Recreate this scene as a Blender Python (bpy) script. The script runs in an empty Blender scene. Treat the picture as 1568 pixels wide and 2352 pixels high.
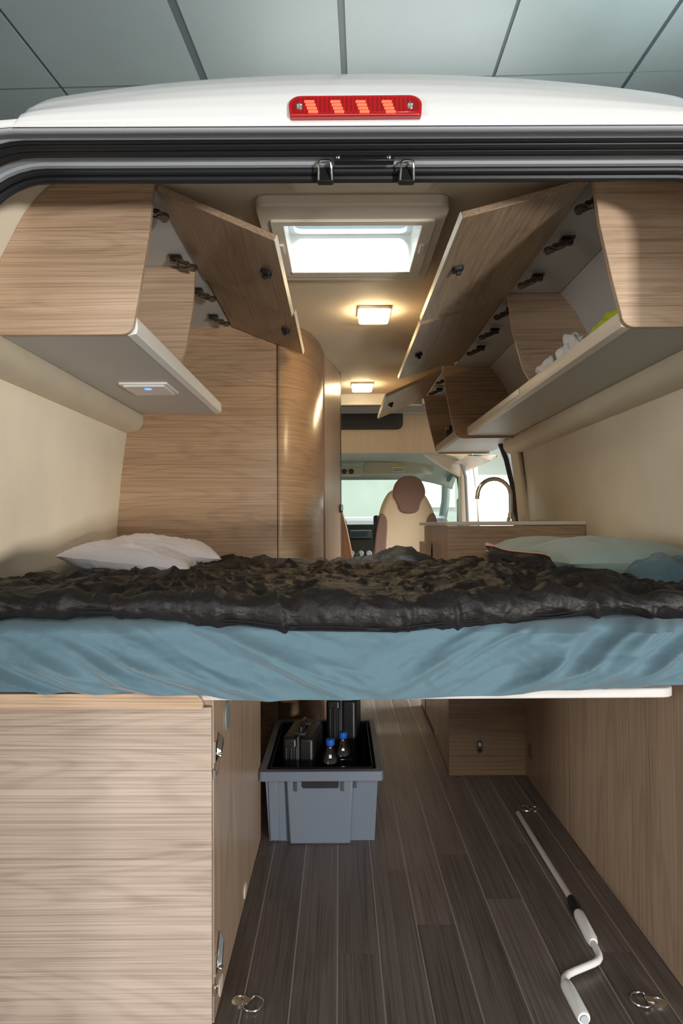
import bpy, bmesh, math, random
from mathutils import Vector, Matrix, noise as mn

random.seed(7)
SC = bpy.context.scene
C = SC.collection

# ------------------------------------------------------------------ camera
F = 1568.0                      # focal length in pixels of a 1568x2352 frame (24 mm on 36 mm)
EYE = Vector((0.0, 0.0, 1.05))
cam_d = bpy.data.cameras.new('camera')
cam_d.sensor_fit = 'VERTICAL'
cam_d.sensor_height = 36.0
cam_d.lens = 24.0
cam_d.clip_start = 0.02
cam = bpy.data.objects.new('camera', cam_d)
C.objects.link(cam)
RM = (Matrix.Rotation(-4 / F, 3, 'Z') @ Matrix.Rotation(math.pi / 2 + 29 / F, 3, 'X')
      @ Matrix.Rotation(-0.0055, 3, 'Z'))
cam.matrix_world = Matrix.Translation(EYE) @ RM.to_4x4()
SC.camera = cam

# ------------------------------------------------------------------ light and exposure
SC.view_settings.view_transform = 'Standard'
SC.view_settings.look = 'None'
SC.view_settings.gamma = 1.0
SC.view_settings.use_curve_mapping = False
SC.view_settings.exposure = 0.0
wd = bpy.data.worlds.new('World')
SC.world = wd
wd.use_nodes = True
bg = wd.node_tree.nodes['Background']
bg.inputs[0].default_value = (0.80, 0.88, 0.95, 1)
bg.inputs[1].default_value = 0.26


def area(name, loc, target, sx, sy, power, col):
    d = bpy.data.lights.new(name, 'AREA')
    d.shape = 'RECTANGLE'
    d.size, d.size_y = sx, sy
    d.energy = power
    d.color = col
    o = bpy.data.objects.new(name, d)
    C.objects.link(o)
    o.location = loc
    o.rotation_euler = (Vector(target) - Vector(loc)).to_track_quat('-Z', 'Y').to_euler()
    return o


area('rear_fill', (0.2, -4.6, 3.3), (0.1, 2.0, 1.2), 5.5, 1.5, 165, (1.0, 0.985, 0.96))  # added fill behind the camera, set high to keep the under-bed dark
area('rear_left_fill', (-4.2, -2.2, 1.0), (0.6, 1.9, 0.9), 1.0, 1.5, 85, (1.0, 0.98, 0.95))  # added from the rear left to brighten the right side board
area('low_window_light', (2.5, -3.4, 0.35), (0.4, 1.6, 1.6), 0.4, 0.4, 240, (1.0, 0.97, 0.92))
area('skylight_beam', (0.1, 0.95, 3.6), (0.04, 2.15, 1.95), 0.6, 0.3, 13, (1.0, 0.98, 0.94)).data.spread = math.radians(30)  # added narrow beam, aimed to whiten the roof window shaft only
area('hall_lamp_right', (2.75, 4.3, 3.75), (2.2, 4.8, 4.8), 0.5, 1.2, 62, (0.86, 1.0, 1.0))
area('side_door_light', (3.2, 4.2, 2.6), (0.0, 4.3, 1.0), 2.2, 1.6, 340, (1.0, 0.98, 0.95))  # light coming in through the open sliding door
area('front_hall_light', (0.6, 7.9, 3.6), (0.4, 5.6, 1.0), 3.0, 1.0, 380, (0.95, 1.0, 0.97))

# ------------------------------------------------------------------ helpers
def s2l(c):
    c /= 255.0
    return c / 12.92 if c <= 0.04045 else ((c + 0.055) / 1.055) ** 2.4


def rgb(r, g, b):
    return (s2l(r), s2l(g), s2l(b), 1.0)


def ray(px, py):
    return RM @ Vector(((px - 784) / F, (1176 - py) / F, -1.0))


def at(px, py, Y):                 # point of the world plane y=Y that the photo shows at (px, py)
    d = ray(px, py)
    return EYE + d * (Y / d.y)


def atz(px, py, Z):
    d = ray(px, py)
    return EYE + d * ((Z - EYE.z) / d.z)


class M:
    def __init__(self):
        self.v, self.f = [], []

    def add(self, vs, fs):
        n = len(self.v)
        self.v += [tuple(p) for p in vs]
        self.f += [tuple(i + n for i in f) for f in fs]
        return self

    def box(self, x0, x1, y0, y1, z0, z1):
        vs = [(x, y, z) for x in (x0, x1) for y in (y0, y1) for z in (z0, z1)]
        return self.add(vs, [(0, 1, 3, 2), (4, 6, 7, 5), (0, 4, 5, 1), (2, 3, 7, 6), (0, 2, 6, 4), (1, 5, 7, 3)])

    def hexa(self, p):             # 8 points: bottom quad then top quad
        return self.add(p, [(3, 2, 1, 0), (4, 5, 6, 7), (0, 1, 5, 4), (1, 2, 6, 5), (2, 3, 7, 6), (3, 0, 4, 7)])

    def prism(self, poly, axis, a, b):
        def P(p, t):
            if axis == 'x':
                return (t, p[0], p[1])
            if axis == 'y':
                return (p[0], t, p[1])
            return (p[0], p[1], t)
        n = len(poly)
        vs = [P(p, a) for p in poly] + [P(p, b) for p in poly]
        fs = [tuple(range(n)), tuple(range(2 * n - 1, n - 1, -1))]
        fs += [(i, (i + 1) % n, n + (i + 1) % n, n + i) for i in range(n)]
        return self.add(vs, fs)

    def grid(self, fn, nu, nv, cu=False, cv=False):
        vs = [fn(i / (nu if cu else nu - 1), j / (nv if cv else nv - 1)) for i in range(nu) for j in range(nv)]
        fs = []
        for i in range(nu if cu else nu - 1):
            for j in range(nv if cv else nv - 1):
                a, b = i * nv, ((i + 1) % nu) * nv
                j2 = (j + 1) % nv
                fs.append((a + j, b + j, b + j2, a + j2))
        return self.add(vs, fs)

    def tube(self, pts, r, seg=10, closed=False):
        pts = [Vector(p) for p in pts]
        n = len(pts)
        rr = r if isinstance(r, (list, tuple)) else [r] * n
        rings, up = [], None
        for i, p in enumerate(pts):
            a = pts[i - 1] if (i > 0 or closed) else p
            b = pts[(i + 1) % n] if (i < n - 1 or closed) else p
            t = (b - a).normalized()
            if up is None:
                up = Vector((0, 0, 1)) if abs(t.z) < 0.9 else Vector((1, 0, 0))
            s = t.cross(up).normalized()
            up = s.cross(t).normalized()
            rings.append([p + (s * math.cos(k * 2 * math.pi / seg) + up * math.sin(k * 2 * math.pi / seg)) * rr[i] for k in range(seg)])
        vs = [q for R in rings for q in R]
        fs = []
        for i in range(n if closed else n - 1):
            a, b = i * seg, ((i + 1) % n) * seg
            for k in range(seg):
                fs.append((a + k, a + (k + 1) % seg, b + (k + 1) % seg, b + k))
        if not closed:
            fs.append(tuple(range(seg))[::-1])
            fs.append(tuple((n - 1) * seg + k for k in range(seg)))
        return self.add(vs, fs)

    def lathe(self, prof, c, axis='z', seg=24):
        c = Vector(c)
        vs = []
        for r, h in prof:
            for k in range(seg):
                a = 2 * math.pi * k / seg
                u, w = r * math.cos(a), r * math.sin(a)
                vs.append(c + Vector({'z': (u, w, h), 'y': (u, h, w), 'x': (h, u, w)}[axis]))
        fs = []
        for i in range(len(prof) - 1):
            for k in range(seg):
                k2 = (k + 1) % seg
                fs.append((i * seg + k, i * seg + k2, (i + 1) * seg + k2, (i + 1) * seg + k))
        fs.append(tuple(range(seg))[::-1])
        fs.append(tuple((len(prof) - 1) * seg + k for k in range(seg)))
        return self.add(vs, fs)

    def rbox(self, x0, x1, y0, y1, z0, z1, r, axis='z', seg=5):   # box with rounded corners about one axis
        if axis == 'z':
            return self.prism(rrect(x0, x1, y0, y1, r, seg), 'z', z0, z1)
        if axis == 'y':
            return self.prism(rrect(x0, x1, z0, z1, r, seg), 'y', y0, y1)
        return self.prism(rrect(y0, y1, z0, z1, r, seg), 'x', x0, x1)

    def move(self, mat):
        self.v = [tuple(mat @ Vector(p)) for p in self.v]
        return self


def rrect(a0, a1, b0, b1, r, seg=5):
    pts = []
    for cx, cy, s in ((a1 - r, b1 - r, 0), (a0 + r, b1 - r, 90), (a0 + r, b0 + r, 180), (a1 - r, b0 + r, 270)):
        for k in range(seg + 1):
            t = math.radians(s + 90 * k / seg)
            pts.append((cx + r * math.cos(t), cy + r * math.sin(t)))
    return pts


WL = {}


def link(name, me, parent=None, loc=None):
    o = bpy.data.objects.new(name, me)
    C.objects.link(o)
    if parent is not None:
        o.parent = parent
        WL[o.name] = WL[parent.name]
    else:
        o.location = loc
        WL[o.name] = Vector(loc)
    return o


def obj(name, m, mat, parent=None, bev=0.0, smooth=True, ang=35, bseg=2, label=None, sub=0, solid=0.0):
    if parent is not None:
        org = WL[parent.name]
    else:
        xs, ys, zs = zip(*m.v)
        org = Vector(((min(xs) + max(xs)) / 2, (min(ys) + max(ys)) / 2, min(zs)))
    me = bpy.data.meshes.new(name)
    me.from_pydata([tuple(Vector(p) - org) for p in m.v], [], m.f)
    bm = bmesh.new()
    bm.from_mesh(me)
    bmesh.ops.recalc_face_normals(bm, faces=bm.faces)
    bm.to_mesh(me)
    bm.free()
    me.materials.append(mat)
    if smooth:
        me.polygons.foreach_set('use_smooth', [True] * len(me.polygons))
        me.set_sharp_from_angle(angle=math.radians(ang))
    o = link(name, me, parent, org)
    if solid:
        b = o.modifiers.new('solid', 'SOLIDIFY')
        b.thickness = solid
        b.offset = 0
    if bev:
        b = o.modifiers.new('bevel', 'BEVEL')
        b.width = bev
        b.segments = bseg
        b.limit_method = 'ANGLE'
        b.angle_limit = math.radians(40)
    if sub:
        b = o.modifiers.new('sub', 'SUBSURF')
        b.levels = b.render_levels = sub
    if label:
        o['label'] = label
    return o


def tag(o, label, cat, group=None):
    o['label'] = label
    o['category'] = cat
    if group:
        o['group'] = group
    return o


def thing(name, loc, label, cat, group=None):
    o = bpy.data.objects.new(name, None)
    o.empty_display_size = 0.05
    C.objects.link(o)
    o.location = loc
    WL[o.name] = Vector(loc)
    return tag(o, label, cat, group)


def struct(name, m, mat, **k):
    o = obj(name, m, mat, **k)
    o['kind'] = 'structure'
    return o


# ------------------------------------------------------------------ materials
def mat(name, col, rough=0.5, metal=0.0, spec=0.5, emit=None, estr=0.0, bump=0.0, bscale=200.0, var=0.0, vscale=6.0,
        trans=0.0, ior=1.45, coat=0.0, sheen=0.0, bdist=0.002):
    m = bpy.data.materials.new(name)
    m.use_nodes = True
    nt = m.node_tree
    b = nt.nodes['Principled BSDF']
    b.inputs['Base Color'].default_value = col
    b.inputs['Roughness'].default_value = rough
    b.inputs['Metallic'].default_value = metal
    b.inputs['Specular IOR Level'].default_value = spec
    b.inputs['IOR'].default_value = ior
    b.inputs['Transmission Weight'].default_value = trans
    b.inputs['Coat Weight'].default_value = coat
    b.inputs['Sheen Weight'].default_value = sheen
    if emit:
        b.inputs['Emission Color'].default_value = emit
        b.inputs['Emission Strength'].default_value = estr
    if bump or var:
        tc = nt.nodes.new('ShaderNodeTexCoord')
    if bump:
        n = nt.nodes.new('ShaderNodeTexNoise')
        n.inputs['Scale'].default_value = bscale
        n.inputs['Detail'].default_value = 3
        nt.links.new(tc.outputs['Object'], n.inputs['Vector'])
        bp = nt.nodes.new('ShaderNodeBump')
        bp.inputs['Strength'].default_value = bump
        bp.inputs['Distance'].default_value = bdist
        nt.links.new(n.outputs[0], bp.inputs['Height'])
        nt.links.new(bp.outputs[0], b.inputs['Normal'])
    if var:
        n = nt.nodes.new('ShaderNodeTexNoise')
        n.inputs['Scale'].default_value = vscale
        n.inputs['Detail'].default_value = 5
        nt.links.new(tc.outputs['Object'], n.inputs['Vector'])
        r = nt.nodes.new('ShaderNodeValToRGB')
        r.color_ramp.elements[0].position = 0.3
        r.color_ramp.elements[1].position = 0.7
        r.color_ramp.elements[0].color = tuple(c * (1 - var) for c in col[:3]) + (1,)
        r.color_ramp.elements[1].color = tuple(min(1, c * (1 + var)) for c in col[:3]) + (1,)
        nt.links.new(n.outputs[0], r.inputs[0])
        nt.links.new(r.outputs[0], b.inputs['Base Color'])
    return m


def wood(name, axis, light, dark, rough=0.38, contrast=1.0, fine=270.0, broad=5.5, seed=0.0, rings=26.0, rnd=0.0, spec=0.5):
    m = bpy.data.materials.new(name)
    m.use_nodes = True
    nt = m.node_tree
    N = nt.nodes.new
    L = nt.links.new
    b = nt.nodes['Principled BSDF']
    b.inputs['Roughness'].default_value = rough
    b.inputs['Specular IOR Level'].default_value = spec
    tc = N('ShaderNodeTexCoord')
    src = tc.outputs['Object']
    if rnd:
        oi = N('ShaderNodeObjectInfo')
        ad = N('ShaderNodeVectorMath')
        ad.operation = 'MULTIPLY_ADD'
        L(oi.outputs['Random'], ad.inputs[0])
        ad.inputs[1].default_value = (37, 51, 29)
        L(src, ad.inputs[2])
        src = ad.outputs[0]

    def mapping(along, across):
        mp = N('ShaderNodeMapping')
        s = [across] * 3
        for a_ in axis:
            s['xyz'.index(a_)] = along
        mp.inputs['Scale'].default_value = s
        mp.inputs['Location'].default_value = (seed, seed * 1.7, seed * 0.6)
        L(src, mp.inputs['Vector'])
        return mp
    mA = mapping(0.55, broad)
    nA = N('ShaderNodeTexNoise')
    nA.inputs['Scale'].default_value = 1.0
    nA.inputs['Detail'].default_value = 1.5
    nA.inputs['Distortion'].default_value = 0.25
    L(mA.outputs[0], nA.inputs['Vector'])
    mul = N('ShaderNodeMath')
    mul.operation = 'MULTIPLY'
    mul.inputs[1].default_value = rings * 6.28
    L(nA.outputs[0], mul.inputs[0])
    sn = N('ShaderNodeMath')
    sn.operation = 'SINE'
    L(mul.outputs[0], sn.inputs[0])
    mr = N('ShaderNodeMapRange')
    mr.inputs['From Min'].default_value = 0.1
    mr.inputs['From Max'].default_value = 1.0
    mr.inputs['To Min'].default_value = 0
    mr.inputs['To Max'].default_value = 0.16 * contrast
    L(sn.outputs[0], mr.inputs['Value'])
    mB = mapping(0.8, fine)
    wv = N('ShaderNodeVectorMath')
    wv.operation = 'SCALE'
    wv.inputs['Scale'].default_value = 9.0
    L(nA.outputs[1], wv.inputs[0])
    wa = N('ShaderNodeVectorMath')
    L(mB.outputs[0], wa.inputs[0])
    L(wv.outputs[0], wa.inputs[1])
    nB = N('ShaderNodeTexNoise')
    nB.inputs['Scale'].default_value = 1.0
    nB.inputs['Detail'].default_value = 4
    nB.inputs['Roughness'].default_value = 0.65
    L(wa.outputs[0], nB.inputs['Vector'])
    rB = N('ShaderNodeMapRange')
    rB.inputs['From Min'].default_value = 0.42
    rB.inputs['From Max'].default_value = 0.75
    rB.inputs['To Min'].default_value = 0
    rB.inputs['To Max'].default_value = 0.85 * contrast
    L(nB.outputs[0], rB.inputs['Value'])
    mC = mapping(0.7, 9.0)
    nC = N('ShaderNodeTexNoise')
    nC.inputs['Scale'].default_value = 1.0
    nC.inputs['Detail'].default_value = 3
    L(mC.outputs[0], nC.inputs['Vector'])
    rC = N('ShaderNodeMapRange')
    rC.inputs['From Min'].default_value = 0.35
    rC.inputs['From Max'].default_value = 0.7
    rC.inputs['To Max'].default_value = 0.25 * contrast
    L(nC.outputs[0], rC.inputs['Value'])
    s1 = N('ShaderNodeMath')
    L(mr.outputs[0], s1.inputs[0])
    L(rB.outputs[0], s1.inputs[1])
    s2 = N('ShaderNodeMath')
    s2.use_clamp = True
    L(s1.outputs[0], s2.inputs[0])
    L(rC.outputs[0], s2.inputs[1])
    mx = N('ShaderNodeMix')
    mx.data_type = 'RGBA'
    mx.inputs[6].default_value = light
    mx.inputs[7].default_value = dark
    L(s2.outputs[0], mx.inputs[0])
    out = mx.outputs[2]
    if rnd:
        hs = N('ShaderNodeHueSaturation')
        rv = N('ShaderNodeMapRange')
        rv.inputs['To Min'].default_value = 1 - rnd
        rv.inputs['To Max'].default_value = 1 + rnd
        L(oi.outputs['Random'], rv.inputs['Value'])
        L(rv.outputs[0], hs.inputs['Value'])
        L(out, hs.inputs['Color'])
        out = hs.outputs[0]
    L(out, b.inputs['Base Color'])
    bp = N('ShaderNodeBump')
    bp.inputs['Strength'].default_value = 0.12
    bp.inputs['Distance'].default_value = 0.001
    L(nB.outputs[0], bp.inputs['Height'])
    L(bp.outputs[0], b.inputs['Normal'])
    return m


WLT, WDK = rgb(204, 176, 148), rgb(142, 115, 92)
WX = wood('oak_laminate_x', 'x', WLT, WDK)
WY = wood('oak_laminate_y', 'y', rgb(174, 149, 124), rgb(116, 94, 76), rough=0.34)
WZ = wood('oak_laminate_z', 'z', rgb(196, 170, 144), rgb(140, 115, 94), rough=0.3, broad=4.0, rings=10)
WXG = wood('oak_laminate_pale_x', 'x', rgb(194, 176, 161), rgb(140, 122, 108), broad=4.2, seed=4.3, rings=30)
WXB = wood('oak_laminate_wall', 'xy', rgb(178, 147, 115), rgb(124, 96, 72), rough=0.3, seed=9.1)
WDRK = wood('oak_laminate_brown_z', 'z', rgb(150, 108, 76), rgb(105, 72, 50), seed=2.2)
PLK = wood('dark_plank', 'y', rgb(122, 111, 105), rgb(64, 57, 54), rough=0.36, contrast=.9, fine=190, broad=14, rings=5, rnd=0.2, spec=0.45)
JOINT = mat('pale_floor_joint', rgb(176, 166, 154), 0.6)
LINING = mat('beige_lining', rgb(214, 200, 176), 0.55, bump=0.25, bscale=420, var=0.04)
CEIL = mat('beige_headliner', rgb(222, 208, 184), 0.7, bump=0.35, bscale=600, var=0.03)
TRIMW = mat('cream_plastic', rgb(226, 214, 196), 0.42)
WHITE = mat('white_plastic', rgb(236, 236, 232), 0.35)
PAINT = mat('white_car_paint', rgb(216, 217, 216), 0.3, coat=0.4)
PAINTG = mat('shaded_white_and_grey', rgb(158, 162, 168), 0.36)  # door frame's shade mixed into its white; plain grey parts share it
RUBBER = mat('black_rubber', rgb(26, 27, 30), 0.45)
BLK = mat('black_plastic', rgb(24, 24, 26), 0.4, bump=0.1, bscale=300)
DGREY = mat('dark_grey_plastic', rgb(62, 64, 68), 0.5)
CHROME = mat('chrome', rgb(225, 222, 214), 0.16, 1.0)
STEEL = mat('dark_hinge_steel', rgb(104, 97, 90), 0.25, 0.85)
ALU = mat('brushed_aluminium', rgb(226, 220, 212), 0.28, 0.55)
GREYP = mat('pale_grey_board', rgb(196, 194, 190), 0.5, bump=0.1, bscale=500)
SHEET = mat('teal_cotton', rgb(90, 117, 129), 0.85, bump=0.4, bscale=26, bdist=.006, sheen=0.2)
BAGM = mat('black_nylon', rgb(30, 27, 26), 0.52, bump=0.55, bscale=34, bdist=.012, spec=0.4)
BAGP = mat('pink_lining', rgb(196, 150, 132), 0.8)
PILW = mat('white_cotton', rgb(232, 226, 230), 0.8, bump=0.5, bscale=16, bdist=.02, sheen=0.2)
PILG = mat('sage_teal_cotton', rgb(150, 166, 156), 0.85, bump=0.35, bscale=14, bdist=.015, sheen=0.2)
CRATE = mat('grey_crate_plastic', rgb(104, 113, 126), 0.42, bump=0.08, bscale=250)
BLUEC = mat('blue_cap', rgb(22, 92, 190), 0.4)
RED = mat('red_lens', rgb(176, 6, 10), 0.12, coat=0.6, emit=rgb(190, 8, 10), estr=0.05)
REDL = mat('red_reflector', rgb(255, 120, 90), 0.25, 0.3, emit=rgb(255, 80, 50), estr=0.5)
LAMP = mat('lit_lamp_diffuser', rgb(255, 240, 210), 0.5, emit=(1.0, 0.76, 0.44, 1), estr=34.0)
BLUEL = mat('blue_led', rgb(40, 60, 255), 0.4, emit=(0.03, 0.08, 1.0, 1), estr=9.0)
SEATB = mat('brown_seat_cover', rgb(138, 110, 100), 0.85, bump=0.3, bscale=400)
SEATC = mat('cream_seat_cover', rgb(226, 206, 176), 0.8, bump=0.3, bscale=400)
CABH = mat('cab_headliner', rgb(176, 184, 174), 0.8)
VIS = mat('cream_visor', rgb(206, 202, 186), 0.7)
PAPER = mat('white_crumpled_paper', rgb(228, 224, 220), 0.85)
LIME = mat('lime_yellow_cloth', rgb(190, 205, 60), 0.8)
HALLC = mat('grey_ceiling_panel', rgb(104, 112, 113), 0.5, var=0.06, vscale=1.2, bump=0.1)
HALLG = mat('dark_ceiling_joint', rgb(48, 56, 60), 0.6)
HALLW = mat('pale_hall_wall', rgb(206, 216, 206), 0.8)
HALLF = mat('grey_concrete', rgb(150, 148, 145), 0.7, var=0.1, vscale=2.0)
CLEAR = mat('clear_acrylic', (0.9, 0.95, 1.0, 1), 0.12, trans=1.0, ior=1.1, spec=0.3)
WINL = mat('glowing_pane', rgb(240, 245, 250), 0.5, emit=(0.93, 0.98, 1.0, 1), estr=2.6)


def glass_mat(name, tint, mixf):
    m = bpy.data.materials.new(name)
    m.use_nodes = True
    nt = m.node_tree
    out = nt.nodes['Material Output']
    nt.nodes.remove(nt.nodes['Principled BSDF'])
    t = nt.nodes.new('ShaderNodeBsdfTransparent')
    t.inputs[0].default_value = tint
    g = nt.nodes.new('ShaderNodeBsdfGlossy')
    g.inputs['Roughness'].default_value = 0.05
    mx = nt.nodes.new('ShaderNodeMixShader')
    mx.inputs[0].default_value = mixf
    nt.links.new(t.outputs[0], mx.inputs[1])
    nt.links.new(g.outputs[0], mx.inputs[2])
    nt.links.new(mx.outputs[0], out.inputs[0])
    return m


GLASS = glass_mat('green_tinted_glass', (0.86, 0.95, 0.9, 1), 0.06)
DOME = glass_mat('smoked_acrylic_dome', (0.62, 0.72, 0.78, 1), 0.12)

PETM = glass_mat('clear_bottle', (0.86, 0.89, 0.9, 1), 0.14)

XC = 0.05                         # middle of the van
YB = 2.863                        # forward edge of the bed


def mirx(p):
    return (2 * XC - p[0],) + tuple(p[1:])


# ------------------------------------------------------------------ the hall around the van
def hall():
    tilt = Matrix.Translation((0.0, 0.0, 4.5)) @ Matrix.Rotation(math.radians(-2.0), 4, 'Z') @ Matrix.Rotation(math.radians(4.6), 4, 'X') @ Matrix.Translation((0, -4.5, 0))
    back = M().box(-7, 7, -6, 14, 0.03, 0.06).move(tilt)
    hc = struct('hall_ceiling', back, HALLG)
    # columns of panels between the joints; first pass of joint positions across the hall
    seams = [(-4.93, .03), (-3.76, .03), (-2.70, .03), (-1.39, .075), (-0.145, .055), (1.17, .03), (2.38, .035), (3.55, .03), (4.7, .03)]
    cuts = [-6.0, -3.3, -0.6, 2.1, 5.0, 7.8, 10.52, 13.6]
    for (a, wa), (b, wb) in zip(seams[:-1], seams[1:]):
        for y0, y1 in zip(cuts[:-1], cuts[1:]):
            p = M().box(a + wa / 2, b - wb / 2, y0 + .012, y1 - .012, 0.018, 0.03).move(tilt)
            obj('ceiling_panel', p, HALLC, hc, smooth=False)
    struct('hall_floor', M().box(-9, 9, -8, 12, -0.62, -0.55), HALLF)
    struct('wall_hall_front', M().box(-7, 9, 9.6, 9.8, -0.6, 6.5), HALLW)
    w = struct('window_1', M().box(1.02, 1.62, 9.56, 9.6, 1.28, 1.86), WHITE, bev=.005)
    obj('pane', M().box(1.07, 1.57, 9.545, 9.56, 1.33, 1.81), WINL, w)
    w = struct('bright_wall_panel', M().box(1.72, 2.62, 9.56, 9.6, 0.45, 1.74), WHITE, bev=.005)  # added glowing panel in place of the bright white wall, not a window
    obj('pane', M().box(1.78, 2.56, 9.545, 9.56, 0.52, 1.16), WINL, w)
    obj('pane', M().box(1.78, 2.56, 9.545, 9.56, 1.22, 1.68), WINL, w)


hall()

# ------------------------------------------------------------------ van shell
WALLP = [(-.66, 1.905), (-.715, 1.885), (-.775, 1.81), (-.835, 1.69), (-.872, 1.56), (-.893, 1.45), (-.918, 1.25), (-.934, 1.05), (-.938, .8), (-.938, 0.0)]


def wall_sheet(prof, ys):
    m = M()
    n = len(prof)
    m.grid(lambda u, v: (prof[round(v * (n - 1))][0], ys[0] + (ys[1] - ys[0]) * u, prof[round(v * (n - 1))][1]), 2, n)
    return m


def shell():
    # floor
    fl = struct('floor', M().box(-.94, 1.04, 1.30, 5.3, -0.05, -0.0006), JOINT)
    W, G = 0.1035, 0.0032
    x = -0.2187 - 6 * W
    base = {}
    k = 0
    while x < 1.0:
        y = 1.31
        L = [0.62, 0.95, 0.38, 0.78, 0.5, 0.88][k % 6]
        while y < 5.25:
            y1 = min(y + L, 5.28)
            key = round(y1 - y, 3)
            if key not in base:
                me = bpy.data.meshes.new('plank')
                q = M().box(0, W - G, 0, key - .0004, -0.0006, 0.0)
                me.from_pydata(q.v, [], q.f)
                me.materials.append(PLK)
                base[key] = me
            o = bpy.data.objects.new('plank', base[key])
            C.objects.link(o)
            o.parent = fl
            o.location = Vector((x + G / 2, y, 0)) - WL[fl.name]
            y = y1
            L = 0.92
        x += W
        k += 1
    # side walls
    struct('wall_left', wall_sheet(WALLP, (1.43, 5.2)), LINING, solid=.004)
    rp = [mirx(p) for p in WALLP]
    wr = wall_sheet(rp, (1.43, 3.86))
    up = [p for p in rp if p[1] > 1.54]
    m = wr
    g = wall_sheet(up, (3.86, 5.1))
    m.add(g.v, g.f)
    g = wall_sheet(rp, (5.06, 5.3))
    m.add(g.v, g.f)
    struct('wall_right', m, LINING, solid=.004)
    # ceiling with the roof window hole
    hx0, hx1, hy0, hy1 = -.170, .250, 1.83, 2.21
    c = M()
    c.box(-.72, .82, 1.43, hy0, 1.90, 1.906)
    c.box(-.72, .82, hy1, 4.42, 1.90, 1.906)
    c.box(-.72, hx0, hy0, hy1, 1.90, 1.906)
    c.box(hx1, .82, hy0, hy1, 1.90, 1.906)
    struct('ceiling', c, CEIL)
    # outer roof skin above, same hole
    r = M()
    for a in ((-1.0, 1.1, 1.62, hy0, 0), (-1.0, 1.1, hy1, 5.4, 0), (-1.0, hx0, hy0, hy1, 0), (hx1, 1.1, hy0, hy1, 0)):
        r.box(a[0], a[1], a[2], a[3], 1.985, 1.995)
    struct('roof_skin', r, PAINT)


shell()


def wall_edge(side, off, z0, z1):
    """points along the wall curve from z0 up to z1 (left side coordinates mirrored when side>0)"""
    P = sorted(WALLP, key=lambda p: p[1])
    pts = []
    N = 10
    for k in range(N + 1):
        z = z0 + (z1 - z0) * k / N
        for a, b in zip(P[:-1], P[1:]):
            if a[1] <= z <= b[1] and b[1] > a[1]:
                f = (z - a[1]) / (b[1] - a[1])
                x = a[0] + (b[0] - a[0]) * f + off
                break
        pts.append((x if side < 0 else 2 * XC - x, z))
    return pts


# U-shaped outline of the rear opening, from the left sill up and over to the right sill
def opening(n, r0=0.15, x0=-.735, x1=.835, zt=1.75, seg=10):
    r = r0 + n
    pts = [((x0 - n), -.05), (x0 - n, .6)]
    for k in range(seg + 1):
        a = math.pi - math.pi / 2 * k / seg
        pts.append((x0 + r0 + r * math.cos(a), zt - r0 + r * math.sin(a)))
    for k in range(seg + 1):
        a = math.pi / 2 - math.pi / 2 * k / seg
        pts.append((x1 - r0 + r * math.cos(a), zt - r0 + r * math.sin(a)))
    pts += [(x1 + n, .6), (x1 + n, -.05)]
    return pts


def frame_sheet(prof):             # prof: list of (outward offset, y)
    cols = [[(p[0], y, p[1]) for p in opening(n)] for n, y in prof]
    m = M()
    nn = len(cols[0])
    vs = [q for c in cols for q in c]
    fs = [(i * nn + j, (i + 1) * nn + j, (i + 1) * nn + j + 1, i * nn + j + 1) for i in range(len(cols) - 1) for j in range(nn - 1)]
    return m.add(vs, fs)


def frame_tube(n, y, r, seg=10):
    return M().tube([(p[0], y, p[1]) for p in opening(n)], r, seg)


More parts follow.
